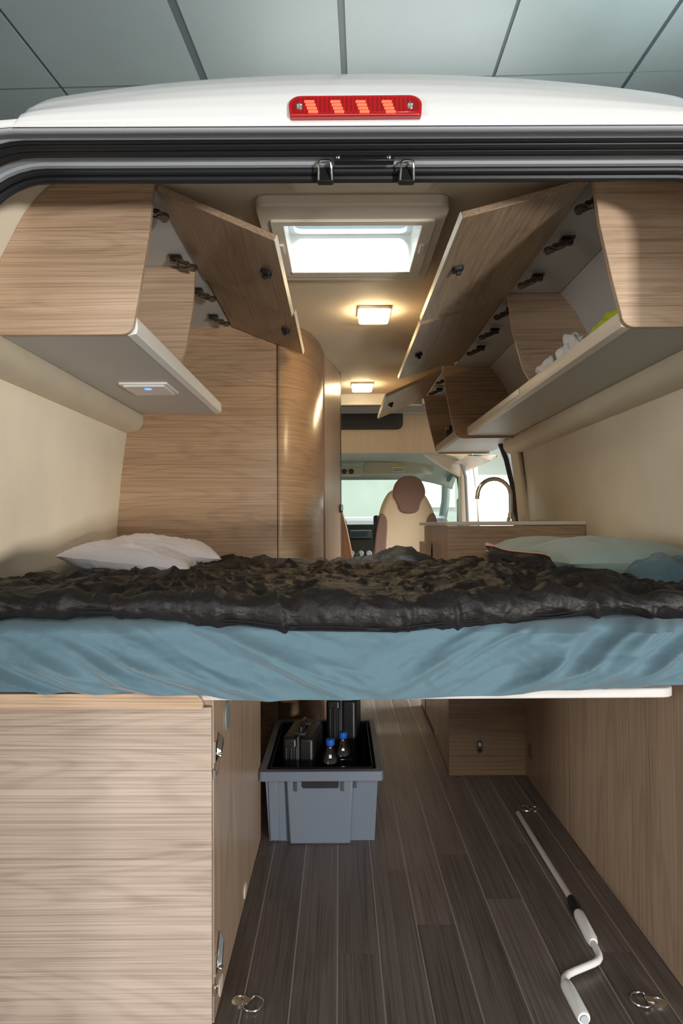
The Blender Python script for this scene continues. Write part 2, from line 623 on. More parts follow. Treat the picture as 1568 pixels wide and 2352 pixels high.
def rear_frame():
    # inner rear return of the lining
    inner = opening(.012)
    outer = []
    for k, p in enumerate(inner):
        if p[1] < 1.2:
            outer.append((-.945 if p[0] < XC else 1.045, p[1]))
            continue
        f = (p[0] - inner[2][0]) / (inner[-3][0] - inner[2][0])
        d = min(f, 1 - f)
        if d < .12:
            zz = 1.35 + (1.912 - 1.35) * (d / .12) ** .6
            xx = wall_edge(-1 if f < .5 else 1, -.01, zz - .012, zz - .01)[0][0]
            outer.append((xx, zz))
        else:
            outer.append((p[0], 1.912))
    m = M()
    n = len(inner)
    m.add([(p[0], 1.384, p[1]) for p in inner] + [(p[0], 1.434, p[1]) for p in outer], [(i, i + 1, n + i + 1, n + i) for i in range(n - 1)])
    struct('wall_rear', m, LINING, solid=.004)
    t = thing('van_rear_body', (XC, 1.3, 0), 'white painted rear door frame and roof header of the van with black rubber seals', 'van body')
    obj('door_frame', frame_sheet([(.010, 1.384), (.019, 1.372), (.0205, 1.352), (.0255, 1.349), (.0265, 1.333), (.031, 1.328), (.031, 1.29), (.033, 1.287), (.0335, 1.268), (.028, 1.264), (.027, 1.246), (.016, 1.235), (.011, 1.222), (.0115, 1.210)]), PAINTG, t, solid=.003, ang=30)
    obj('opening_seal', frame_tube(.004, 1.376, .0085), RUBBER, t)
    obj('opening_seal', frame_tube(.014, 1.366, .0075), RUBBER, t)
    obj('weatherstrip', frame_tube(.0255, 1.312, .0105), RUBBER, t)
    obj('weatherstrip', frame_tube(.027, 1.293, .0095), RUBBER, t)
    obj('drip_rail', frame_tube(.026, 1.264, .0045), PAINTG, t)
    obj('gap_seal', frame_tube(.027, 1.276, .006), RUBBER, t)

    # bulging roof header panel above the doors
    xl, xr = -.582, .682

    def hp(u, v):
        s = (u * 2 - 1)
        x = XC + s * (xr - xl) / 2
        e = max(0.0, 1 - abs(s) ** 44) ** (1 / 3.0)         # round off the ends
        crown = 0.048 * abs(s) ** 2.2
        prof = [(1.206, 1.762), (1.203, 1.775), (1.205, 1.80), (1.213, 1.825), (1.228, 1.85), (1.25, 1.875), (1.29, 1.91), (1.34, 1.945), (1.42, 1.98)]
        q = v * (len(prof) - 1)
        i = min(int(q), len(prof) - 2)
        f = q - i
        y = prof[i][0] * (1 - f) + prof[i + 1][0] * f
        z = prof[i][1] * (1 - f) + prof[i + 1][1] * f
        z = 1.762 + (z - 1.762 - crown * min(1, (z - 1.762) / .09)) * e
        y = 1.206 + (y - 1.206) * (.12 + .88 * e) 
        return (x, y, z)
    obj('roof_header', M().grid(hp, 90, 33), PAINT, t, ang=60)
    # body skin around the opening, beside and behind the header
    obj('body_skin', frame_sheet([(.022, 1.222), (.038, 1.228), (.050, 1.262), (.098, 1.32), (.141, 1.386), (.186, 1.46), (.222, 1.55), (.238, 1.66)]), PAINT, t, solid=.003)
    for sgn in (-1, 1):
        x0, x1 = sorted((XC + sgn * .822, XC + sgn * 1.03))
        obj('rear_pillar', M().box(x0, x1, 1.212, 1.36, -.3, 1.62), PAINT, t, bev=.02)
    obj('body_side', M().box(-.99, -.965, 1.60, 5.4, -.3, 1.985), PAINT, t)
    obj('body_side', M().box(1.068, 1.09, 1.60, 3.86, -.3, 1.985), PAINT, t)
    # plate for the door lock with two screws
    p = M().rbox(-.0125, .1085, 1.334, 1.352, 1.7665, 1.7725, .004)
    lp = thing('lock_plate', (.05, 1.34, 1.76), 'black lock striker plate with two screws in the middle of the door frame', 'striker plate')
    a, b = at(767, 346, 1.318), at(905, 370, 1.318)
    obj('plate', M().box(a.x, b.x, 1.3165, 1.3335, b.z, a.z), BLK, lp, bev=.002)
    for px in (776, 893):
        c = at(px, 360, 1.316)
        obj('screw', M().lathe([(.0042, .0), (.0042, -.0018), (.003, -.0026)], (c.x, 1.3165, c.z), 'y', 12), CHROME, lp)
    for px, nm in ((747, 'left'), (933, 'right')):
        c = at(px, 405, 1.36)
        h = thing('door_striker', (c.x, 1.36, c.z - .015), 'chrome U-shaped door striker hanging at the %s of the rear opening' % nm, 'striker', 'chrome door strikers')
        obj('base', M().rbox(c.x - .017, c.x + .017, 1.352, 1.37, c.z - .014, c.z + .012, .005, 'y'), BLK, h, bev=.002)
        w = .0125
        pts = [(c.x - w - .001, 1.35, c.z - .012), (c.x - w, 1.337, c.z + .002), (c.x - w, 1.334, c.z + .012)]
        pts += [(c.x - w * math.cos(t), 1.333, c.z + .014 + .004 * math.sin(t)) for t in (0.6, 1.2, 1.57, 1.94, 2.54)]
        pts += [(c.x + w, 1.334, c.z + .012), (c.x + w, 1.337, c.z + .002), (c.x + w + .001, 1.35, c.z - .012)]
        obj('loop', M().tube(pts, .0023, 8), CHROME, h)
    # brake lamp
    a, b = at(662, 214, 1.2), at(969, 273, 1.2)
    zt, zb = a.z, b.z
    XI = (a.x + b.x) / 2
    bl = thing('brake_lamp', ((a.x + b.x) / 2, 1.2, zb), 'long red high-level brake lamp in the white roof header', 'brake lamp')
    yf = lambda z: 1.203 + max(0, z - 1.79) * .28
    r = .022
    poly = [(a.x + .003, zb), (b.x - .002, zb + .001)]
    for k in range(7):
        t = math.pi / 2 * k / 6
        poly.append((b.x - r + r * math.cos(t), zt - .002 - r * .9 + r * .9 * math.sin(t)))
    for k in range(7):
        t = math.pi / 2 + math.pi / 2 * k / 6
        poly.append((a.x + r + r * math.cos(t), zt - .003 - r * .9 + r * .9 * math.sin(t)))
    lens = M().prism(poly, 'y', 1.190, 1.215)
    lens.v = [(x, y + max(0, z - zb) * .25, z) for x, y, z in lens.v]
    obj('lens', lens, RED, bl, bev=.003, bseg=3)
    inner = M().prism([(XI + (x - XI) * .955, zb + (zt - zb) * .5 + (z - zb - (zt - zb) * .5) * .76) for x, z in poly], 'y', 1.1888, 1.2)
    inner.v = [(x, y + max(0, z - zb) * .25, z) for x, y, z in inner.v]
    obj('inner_lens', inner, mat('dark_red_lens', rgb(140, 6, 10), .2, coat=.5), bl, bev=.001)
    for i in range(26):
        x = a.x + .022 + (b.x - a.x - .044) * i / 25
        z0, z1 = zb + .007, zt - .008
        obj('lens_flute', M().hexa([(x - .0012, 1.1882 + (z0 - zb) * .25, z0), (x + .0012, 1.1882 + (z0 - zb) * .25, z0), (x + .0012, 1.19 + (z0 - zb) * .25, z0), (x - .0012, 1.19 + (z0 - zb) * .25, z0), (x - .0012, 1.1882 + (z1 - zb) * .25, z1), (x + .0012, 1.1882 + (z1 - zb) * .25, z1), (x + .0012, 1.19 + (z1 - zb) * .25, z1), (x - .0012, 1.19 + (z1 - zb) * .25, z1)]), RED, bl)
    for px in (712, 772, 830, 890):
        for i in range(4):
            c = at(px + i * 1.5, 230 + i * 9, 1.19)
            y = 1.1895 + max(0, c.z - zb) * .25
            obj('reflector', M().rbox(c.x - .0105 + i * .0012, c.x + .0105 - (3 - i) * .001, y - .0028, y + .002, c.z - .0024, c.z + .0024, .0012, 'y', 3), REDL, bl)
    for px in (687, 942):
        c = at(px, 243 if px < 800 else 241, 1.19)
        y = 1.1895 + max(0, c.z - zb) * .25
        obj('screw', M().lathe([(.0062, .001), (.0062, -.001), (.0048, -.0016), (.0044, 0)], (c.x, y - .0018, c.z), 'y', 16), CHROME, bl)


rear_frame()


# ------------------------------------------------------------------ bathroom wall, curved panel, door
def bathroom():
    t = thing('bathroom_wall', (-.55, YB + .01, 0), 'wood laminate bathroom wall with rounded corner ahead of the bed', 'partition wall')
    obj('flat_panel', M().box(-.937, -.2625, YB, YB + .018, 0, 1.905), WXB, t)
    cx, cy = -.2595, 3.36

    def cp(u, v):
        a = u * math.pi / 2
        x = -.2595 + .175 * math.sin(a) ** 1.0
        y = YB + .5 * (1 - math.cos(a))
        return (x, y, v * 1.905)
    obj('curved_panel', M().grid(cp, 24, 2), WXB, t, ang=60, solid=.012)
    obj('door_post', M().box(-.094, -.072, 3.36, 3.392, 0, 1.905), WDRK, t, bev=.002)
    d = struct('door_1', M().hexa([(-.075, 3.392, .02), (.004, 3.79, .02), (-.03, 3.8, .02), (-.11, 3.4, .02), (-.075, 3.392, 1.895), (.004, 3.79, 1.895), (-.03, 3.8, 1.895), (-.11, 3.4, 1.895)]), WZ)
    obj('edge_strip', M().hexa([(.003, 3.786, .02), (.010, 3.82, .02), (-.03, 3.82, .02), (-.03, 3.79, .02), (.003, 3.786, 1.9), (.010, 3.82, 1.9), (-.03, 3.82, 1.9), (-.03, 3.79, 1.9)]), mat('dark_edge_strip', rgb(70, 56, 46), .5), d)
    c = at(782, 1168, 3.78)
    obj('latch', M().rbox(c.x - .014, c.x + .012, 3.765, 3.79, c.z - .022, c.z + .022, .005, 'y'), BLK, d, bev=.002)
    obj('latch_button', M().rbox(c.x + .002, c.x + .014, 3.755, 3.766, c.z - .014, c.z + .02, .003, 'y'), CHROME, d)
    # wall behind, up to the cab
    struct('trim_1', M().box(-.93, -.06, 3.82, 3.84, 0, 1.9), LINING)


bathroom()


# ------------------------------------------------------------------ overhead cabinets
def arc_poly(pts, cx, cz, r, a0, a1, n=6):
    for k in range(n + 1):
        a = math.radians(a0 + (a1 - a0) * k / n)
        pts.append((cx + r * math.cos(a), cz + r * math.sin(a)))


HINGE = None


def hinge_mesh(s):                 # s = +1 door opens towards +x
    m = M()
    m.rbox(-.030, .012, -.024, .024, -.004, .0, .008)         # plate under the cabinet top
    m.box(-.026, .010, -.0085, .0085, -.020, -.004)
    m.hexa([(.0, -.012, -.026), (.036, -.010, -.034), (.036, .010, -.034), (.0, .012, -.026), (.0, -.012, -.014), (.036, -.010, -.020), (.036, .010, -.020), (.0, .012, -.014)])
    m.lathe([(.017, -.042), (.017, -.034), (.014, -.030)], (.045, 0, 0), 'z', 16)
    m.rbox(.034, .050, -.030, .030, -.040, -.036, .006)
    m.tube([(-.018, -.016, -.010), (.0, -.02, -.022), (.03, -.016, -.034)], .003, 6)
    m.tube([(-.018, .016, -.010), (.0, .02, -.022), (.03, .016, -.034)], .003, 6)
    for y in (-.017, .017):
        m.lathe([(.004, -.007), (.004, -.004)], (-.02, y, 0), 'z', 10)
    if s < 0:
        m.v = [(-x, y, z) for x, y, z in m.v]
    return m


def door_panel(t, name, hx, hz, y0, y1, L, ang, s, ext=0.0, th=.016, notch=0.0, latch_f=.5, hinges=(.15, .85)):
    """top-hung door, opened so that it hangs 'ang' degrees below level, reaching towards s*x"""
    a = math.radians(ang)
    dx, dz = s * math.cos(a), -math.sin(a)
    nx, nz = -s * math.sin(a) * -1, math.cos(a)          # normal pointing up
    nx = s * math.sin(a)

    def P(l, y, h):
        return (hx + dx * l + nx * h, y, hz + dz * l + nz * h)
    m = M().hexa([P(0, y0, 0), P(L, y0, 0), P(L, y1, 0), P(0, y1, 0), P(0, y0, th), P(L, y0, th), P(L, y1, th), P(0, y1, th)])
    d = obj('door', m, WY, t, bev=.0015)
    # pale banding along the free edge
    e = M().hexa([P(L, y0, 0), P(L + .0015, y0, 0), P(L + .0015, y1, 0), P(L, y1, 0), P(L, y0, th), P(L + .0015, y0, th), P(L + .0015, y1, th), P(L, y1, th)])
    obj('edge_band', e, TRIMW, d)
    yl = y0 + (y1 - y0) * latch_f
    lm = M().rbox(-.015, .015, -.017, .017, -.012, 0, .005).box(-.006, .008, -.006, .006, -.022, -.012)
    lm.v = [P(L - .05 + p[0], yl + p[1], p[2]) for p in lm.v]
    obj('latch', lm, BLK, d, bev=.0015)
    for f in hinges:
        yh = y0 + (y1 - y0) * f
        hm = hinge_mesh(s)
        hm.v = [(hx - s * .045 + p[0] * .95, yh + p[1], hz + .004 + p[2] * .9) for p in hm.v]
        obj('hinge', hm, STEEL, d, ang=30)
    return d


def end_panel_poly(side, ft, fm, fb, zb=1.516, zt=1.897, r=.03):
    """outline in x,z: front edge top ft, middle fm, low fb"""
    s = side                     # -1 left, +1 right ; front faces the aisle
    pts = [(ft, zt), ((ft + fm) / 2 * .5 + fm * .5, zt - .13), (fm + (fb - fm) * .55, zt - .27), (fb, zb + r)]
    for k in range(1, 6):
        a = math.pi / 2 * k / 5
        pts.append((fb + s * r * (1 - math.cos(a)), zb + r - r * math.sin(a)))
    pts += wall_edge(side, .004, zb, zt - .002)
    return pts


def overhead_left():
    t = thing('overhead_cabinet', (-.68, 2.27, 1.5), 'open wooden overhead cabinet above the left side of the bed', 'cabinet', 'overhead cabinets')
    obj('end_panel', M().prism(end_panel_poly(-1, -.449, -.466, -.499), 'y', 1.655, 1.672), WX, t, bev=.0012)
    obj('top_panel', M().box(-.70, -.452, 1.672, YB, 1.885, 1.899), GREYP, t)
    obj('divider', M().prism(end_panel_poly(-1, -.462, -.470, -.512, zb=1.536, zt=1.884), 'y', 2.185, 2.2), WX, t)
    obj('shelf', M().box(-.886, -.52, 1.672, YB - .001, 1.519, 1.535), GREYP, t)
    rail = M().prism([(-.519, 1.517), (-.497, 1.522), (-.494, 1.536), (-.496, 1.562), (-.504, 1.566), (-.519, 1.566)], 'y', 1.672, YB - .002)
    obj('front_rail', rail, WHITE, t, bev=.001)
    obj('back_panel', M().prism([p for p in wall_edge(-1, .006, 1.536, 1.884)] + [(p[0] + .006, p[1]) for p in reversed(wall_edge(-1, .006, 1.536, 1.884))], 'y', 1.672, YB - .002), GREYP, t)
    door_panel(t, 'door', -.450, 1.878, 1.672, 2.285, .318, 23.5, 1, latch_f=.42, hinges=(.13, .70))
    door_panel(t, 'door', -.446, 1.881, 2.292, YB - .02, .318, 22.0, 1, latch_f=.45, hinges=(.2, .75))
    # touch lamp under the shelf
    zl = 1.519
    c = atz(340, 889, zl)
    l = thing('touch_lamp', (c.x, c.y, zl - .014), 'square white touch lamp with a glowing blue spot under the left cabinet', 'lamp')
    obj('plate', M().rbox(c.x - .075, c.x + .085, c.y - .085, c.y + .085, zl - .008, zl - .0005, .006), WHITE, l, bev=.0015)
    obj('cover', M().rbox(c.x - .063, c.x + .073, c.y - .074, c.y + .074, zl - .014, zl - .008, .005), WHITE, l, bev=.002)
    q = atz(340, 894, zl - .0145)
    obj('blue_spot', M().lathe([(.012, -.0008), (.012, .0008)], (q.x, q.y, zl - .0142), 'z', 20), BLUEL, l, label='glowing blue touch spot')


overhead_left()


def overhead_right():
    YF = 3.615
    t = thing('overhead_cabinet', (.85, 2.6, 1.5), 'long open wooden overhead cabinet above the right side of the bed', 'cabinet', 'overhead cabinets')
    obj('end_panel', M().prism(end_panel_poly(1, .606, .628, .672), 'y', 1.612, 1.629), WX, t, bev=.0012)
    obj('top_panel', M().box(.61, .80, 1.629, YF, 1.885, 1.899), GREYP, t)
    obj('divider', M().prism(end_panel_poly(1, .612, .632, .69, zb=1.536, zt=1.884), 'y', 2.455, 2.47), WX, t)
    obj('shelf', M().box(.70, .986, 1.629, YF, 1.519, 1.535), GREYP, t)
    rail = M().prism([(.70, 1.517), (.678, 1.522), (.674, 1.536), (.676, 1.560), (.684, 1.564), (.70, 1.564)], 'y', 1.629, YF - .01)
    obj('front_rail', rail, TRIMW, t, bev=.001)
    obj('bright_strip', M().box(.6715, .676, 2.55, 3.15, 1.534, 1.556), WHITE, t)  # white strip standing in for the reflection on this stretch of rail
    we = wall_edge(1, .006, 1.536, 1.884)
    obj('back_panel', M().prism(we + [(p[0] - .006, p[1]) for p in reversed(we)], 'y', 1.629, YF - .002), GREYP, t)
    door_panel(t, 'door', .606, 1.868, 1.629, 2.462, .318, 15.0, -1, latch_f=.42, hinges=(.08, .39, .74))
    door_panel(t, 'door', .603, 1.866, 2.472, 3.40, .318, 16.5, -1, latch_f=.52, hinges=(.12, .42, .72))
    # kitchen overhead cabinet further forward
    k = thing('overhead_cabinet', (.8, 4.0, 1.5), 'smaller open overhead cabinet above the kitchen with jars inside', 'cabinet', 'overhead cabinets')
    obj('end_panel', M().prism(end_panel_poly(1, .552, .572, .607, zb=1.505, r=.05), 'y', YF, YF + .018), WX, k, bev=.001)
    obj('end_panel', M().prism(end_panel_poly(1, .547, .575, .62, zb=1.505, r=.04), 'y', 4.42, 4.438), WX, k, bev=.001)
    obj('top_panel', M().box(.57, .80, YF + .018, 4.42, 1.885, 1.899), GREYP, k)
    obj('shelf', M().box(.65, .986, YF + .018, 4.42, 1.519, 1.535), GREYP, k)
    rail = M().prism([(.65, 1.512), (.628, 1.517), (.622, 1.536), (.624, 1.556), (.632, 1.56), (.65, 1.56)], 'y', YF + .018, 4.42)
    obj('front_rail', rail, WY, k, bev=.001)
    we = wall_edge(1, .006, 1.536, 1.884)
    obj('back_panel', M().prism(we + [(p[0] - .006, p[1]) for p in reversed(we)], 'y', YF + .02, 4.418), GREYP, k)
    door_panel(k, 'door', .555, 1.868, YF + .035, 4.41, .33, 24.0, -1, latch_f=.42, hinges=(.2, .62))
    # things on the shelves
    for i, (x, y, h, r) in enumerate(((.675, 4.18, .115, .028), (.70, 4.04, .13, .034), (.69, 4.30, .10, .024))):
        j = thing('storage_jar', (x, y, 1.535), ['clear jar with steel lid at the front of the kitchen shelf', 'widest clear jar with steel lid on the kitchen shelf', 'smallest jar with steel lid, farthest on the kitchen shelf'][i], 'jar', 'jars on the kitchen shelf')
        obj('body', M().lathe([(r * .9, 0), (r, .006), (r, h * .7), (r * .8, h * .8)], (x, y, 1.535), 'z', 18), mat('grey_glass', rgb(120, 120, 118), .15, trans=.5, ior=1.2), j)
        obj('lid', M().lathe([(r * .82, h * .8), (r * .86, h * .82), (r * .86, h), (r * .7, h + .004)], (x, y, 1.535), 'z', 18), STEEL, j)
    def crumple(name, c, rad, mt, label, cat, sd, group=None):
        bm = bmesh.new()
        bmesh.ops.create_icosphere(bm, subdivisions=4, radius=1)
        m = M()
        for v in bm.verts:
            d = v.co.normalized()
            n = mn.noise(d * 1.5 + Vector((sd, 0, 0))) * .6 + (.35 - mn.voronoi(d * 1.8 + Vector((0, sd, 0)))[0][0]) * .55
            s = .8 + n * .55
            m.v.append((c[0] + d.x * rad[0] * s, c[1] + d.y * rad[1] * s, max(c[2] - rad[2] * .9, c[2] + d.z * rad[2] * s)))
        m.f = [tuple(v.index for v in f.verts) for f in bm.faces]
        bm.free()
        o = obj(name, m, mt, ang=25)
        return tag(o, label, cat, group)
    crumple('crumpled_bag', (.735, 2.36, 1.583), (.05, .10, .052), PAPER, 'white crumpled bag at the divider in the right overhead cabinet', 'bag', 3.1, 'white bags in the overhead cabinet')
    crumple('crumpled_bag', (.738, 2.14, 1.595), (.05, .09, .065), PAPER, 'taller white crumpled bag in the middle of the right overhead cabinet', 'bag', 8.4, 'white bags in the overhead cabinet')
    crumple('folded_cloth', (.750, 1.86, 1.585), (.05, .15, .052), LIME, 'lime yellow cloth lying on the shelf of the right overhead cabinet', 'cloth', 1.4)
    # cover box above the sliding door
    b = thing('door_cover_box', (.92, 4.75, 1.4), 'pale cover box over the sliding door beside the kitchen cabinet', 'cover box')
    a, c = at(1074, 1003, 4.45), at(1143, 1058, 4.45)
    obj('box', M().prism([(a.x, 1.50), (c.x, 1.50), (c.x, c.z + .03), (c.x - .04, c.z), (a.x + .02, c.z + .04)], 'y', 4.46, 5.05), TRIMW, b, bev=.006)
    obj('edge', M().box(c.x - .006, c.x + .006, 4.44, 4.46, c.z + .02, 1.50), WZ, b)


overhead_right()


# ------------------------------------------------------------------ ceiling things
def ceiling_things():
    t = thing('roof_window', (.04, 2.02, 1.86), 'square roof window with cream frame and smoked dome in the ceiling', 'roof window')
    x0, x1, y0, y1 = -.170, .250, 1.83, 2.21

    def ring(o, i, z0, z1, zi0=None):
        m = M()
        n = len(o)
        zi0 = z0 if zi0 is None else zi0
        m.add([(p[0], p[1], z1) for p in o] + [(p[0], p[1], z0) for p in o] + [(p[0], p[1], zi0) for p in i] + [(p[0], p[1], z1) for p in i],
              [(k * n + j, k * n + (j + 1) % n, ((k + 1) % 4) * n + (j + 1) % n, ((k + 1) % 4) * n + j) for k in range(4) for j in range(n)])
        return m
    obj('outer_frame', ring(rrect(-.215, .29, 1.735, 2.275, .03), rrect(x0 - .012, x1 + .012, y0 - .012, y1 + .012, .01), 1.868, 1.90), TRIMW, t, bev=.006, bseg=3)
    obj('inner_frame', ring(rrect(x0 - .014, x1 + .014, y0 - .014, y1 + .014, .008), rrect(x0 + .022, x1 - .022, y0 + .012, y1 - .02, .006), 1.862, 1.875), TRIMW, t, bev=.002)
    obj('shaft', ring(rrect(x0 - .01, x1 + .01, y0 - .01, y1 + .01, .012), rrect(x0 + .012, x1 - .012, y0 + .008, y1 - .012, .02), 1.875, 1.995), WHITE, t)
    obj('blind_rail', M().box(x0 + .02, x1 - .02, y1 - .035, y1 - .018, 1.858, 1.872), TRIMW, t, bev=.002)
    for x in (x0 + .006, x1 - .006):
        obj('blind_catch', M().box(x - .006, x + .006, 1.96, 2.02, 1.855, 1.863), TRIMW, t, bev=.001)

    def dome(u, v):
        a, b = u * 2 - 1, v * 2 - 1
        h = (1 - abs(a) ** 6) * (1 - abs(b) ** 6)
        return (.04 + a * .235, 2.02 + b * .215, 1.997 + .045 * h)
    obj('dome', M().grid(dome, 16, 16), DOME, t, label='smoked acrylic dome')
    obj('dome_frame', ring(rrect(-.20, .28, 1.80, 2.245, .03), rrect(x0 + .03, x1 - .03, y0 + .02, y1 - .022, .025), 1.99, 2.005), mat('pale_grey_seal', rgb(190, 196, 200), .5), t)

    for i, Y in enumerate((2.70, 4.12)):
        x = .14
        l = thing('ceiling_lamp', (x, Y, 1.86), ['square lit ceiling lamp nearest the roof window', 'square lit ceiling lamp farther forward, by the cab'][i], 'lamp', 'lit square ceiling lamps')
        obj('base', M().rbox(x - .066, x + .066, Y - .066, Y + .066, 1.888, 1.90, .012), TRIMW, l, bev=.002)
        obj('diffuser', M().rbox(x - .059, x + .059, Y - .059, Y + .059, 1.862, 1.889, .012), LAMP, l, bev=.005)
    # moulded block behind the door header
    p = M()
    a, b = -.10, .215
    p.hexa([(a, 1.62, 1.845), (b, 1.62, 1.845), (b + .012, 1.41, 1.80), (a - .012, 1.41, 1.80), (a - .075, 1.66, 1.902), (b + .06, 1.66, 1.902), (b + .07, 1.41, 1.902), (a - .085, 1.41, 1.902)])
    o = obj('headliner_block', p, CEIL, bev=.008, bseg=3)
    tag(o, 'beige moulded block under the ceiling just inside the rear opening', 'trim block')
    # rounded rails in the corner under the overhead cabinets
    for sgn, nm, y1 in ((-1, 'left', YB - .002), (1, 'right', 3.84)):
        prof = []
        for k in range(9):
            ang = math.radians(-180 + 90 * k / 8)
            prof.append((-.862 + .0 + .045 * math.cos(ang + math.pi / 2), 1.485 + .045 * math.sin(ang + 0)))
        prof = [(-.885, 1.519), (-.826, 1.519), (-.820, 1.50), (-.822, 1.475), (-.834, 1.455), (-.856, 1.443), (-.893, 1.437)]
        if sgn > 0:
            prof = [mirx(q) for q in prof]
        o = obj('trim_2' if sgn < 0 else 'trim_3', M().prism(prof, 'y', 1.436, y1), LINING, bev=.006, bseg=3)
        o['kind'] = 'structure'


ceiling_things()


# ------------------------------------------------------------------ bed, garage cabinets
def garage():
    t = thing('storage_locker', (-.6, 1.88, 0), 'large wooden storage locker under the left of the bed with steel toggle latches', 'cabinet')
    zf = .668
    obj('front_panel', M().box(-.935, -.2715, 1.440, 1.456, .012, zf), WXG, t, bev=.0012)
    obj('side_panel', M().box(-.288, -.270, 1.4575, 2.31, .002, .70), WZ, t, bev=.001)
    obj('top_panel', M().box(-.935, -.29, 1.46, 2.31, .67, .685), WX, t)
    obj('back_panel', M().box(-.935, -.288, 2.295, 2.31, .002, .67), WX, t)
    obj('base_strip', M().box(-.935, -.30, 1.462, 1.48, .0, .012), DGREY, t)
    # toggle latches on the edge of the side panel
    for py in (1722, 2205):
        c = at(497, py, 1.49)
        z = c.z
        up = py < 2000
        g = thing('toggle_latch', (-.268, 1.49, z - .04), '%s steel toggle latch on the edge of the left storage locker' % ('upper' if up else 'lower'), 'latch', 'toggle latches on the locker')
        obj('plate', M().box(-.270, -.2675, 1.466, 1.505, z - .02, z + .024), CHROME, g)
        obj('catch', M().box(-.270, -.264, 1.4435, 1.4565, z - .045, z - .03), CHROME, g)
        obj('wire_loop', M().tube([(-.264, 1.449, z - .04), (-.262, 1.458, z - .036), (-.260, 1.475, z - .008), (-.260, 1.487, z + .002)], .0018, 6), CHROME, g)
        k = -1 if not up else 1
        lev = [(-.2665, 1.470, z + .004), (-.256, 1.473, z - .004), (-.256, 1.500, z + (.018 if up else .034)), (-.2665, 1.502, z + (.028 if up else .048))]
        mm = M().hexa([(p[0], p[1], p[2] - .008) for p in lev] + [(p[0], p[1] + .003, p[2] + .006) for p in lev])
        obj('lever', mm, CHROME, g, bev=.0015)
        obj('pin', M().tube([(-.268, 1.474, z - .003), (-.2545, 1.474, z - .003)], .003, 8), STEEL, g)
    # oval vent plate and little holes in the side
    Xs = -.2695

    def atx(px, py, X):
        d = ray(px, py)
        return EYE + d * (X / d.x)
    c = atx(521, 1643, Xs)
    o = obj('cable_cover', M().rbox(Xs - .001, Xs + .004, c.y - .033, c.y + .033, c.z - .035, c.z + .035, .032, 'x'), mat('grey_green_plastic', rgb(128, 138, 134), .4), t, bev=.0015, label='round grey cover plate')
    for px, py in ((563, 2045), (507, 2262)):
        c = atx(px, py, Xs)
        obj('finger_hole', M().rbox(Xs - .002, Xs + .0012, c.y - .022, c.y + .022, c.z - .02, c.z + .02, .018, 'x'), TRIMW, t)
    # plank on top carrying the bed
    p = M().prism([(-.935, .672), (-.287, .672), (-.283, .676), (-.283, .684), (-.287, .694), (-.296, .702), (-.31, .7055), (-.935, .7055)], 'y', 1.41, 1.436)
    tag(obj('bed_rail', p, WX, bev=.001), 'wooden plank with rounded end lying along the top of the left locker', 'plank')

    # right side board, with holes
    Xr = .768
    r = thing('side_board', (Xr + .01, 2.1, 0), 'brown wooden side board covering the wheel arch under the right of the bed', 'panel')
    obj('board', M().box(Xr, Xr + .018, 1.41, YB, .001, .668), WZ, r, bev=.001)
    obj('top_board', M().box(Xr, 1.03, 1.445, YB, .668, .684), WZ, r)
    obj('end_board', M().box(Xr + .018, 1.03, 1.445, 1.46, .001, .668), WX, r)
    c = atx(1218, 1725, Xr)
    obj('cable_cover', M().rbox(Xr - .004, Xr + .001, c.y - .032, c.y + .032, c.z - .032, c.z + .032, .031, 'x'), mat('brown_grey_plastic', rgb(120, 112, 100), .4), r, bev=.0015)
    for px, py in ((1370, 2043), (1528, 2262)):
        c = atx(px, py, Xr)
        obj('finger_hole', M().rbox(Xr - .0012, Xr + .002, c.y - .022, c.y + .022, c.z - .024, c.z + .024, .018, 'x'), WDRK, r)

    # bed slab
    s = M().rbox(-.62, .70, 1.425, YB - .01, .686, .706, .03)
    tag(obj('bed_platform', s, mat('white_board', rgb(206, 202, 198), .5), bev=.003), 'thin white bed base board under the teal mattress', 'bed base')


garage()


def lerp_pts(pts, x):
    if x <= pts[0][0]:
        return pts[0][1]
    for a, b in zip(pts[:-1], pts[1:]):
        if x <= b[0]:
            f = (x - a[0]) / (b[0] - a[0])
            f = f * f * (3 - 2 * f)
            return a[1] + (b[1] - a[1]) * f
    return pts[-1][1]


def ridged(p, o=3, soft=0.0):
    s, a, t = 0, 1, 0
    for i in range(o):
        s += a * (1 - math.sqrt(mn.noise(p * (2 ** i)) ** 2 + soft) * 2)
        t += a
        a *= .5
    return s / t


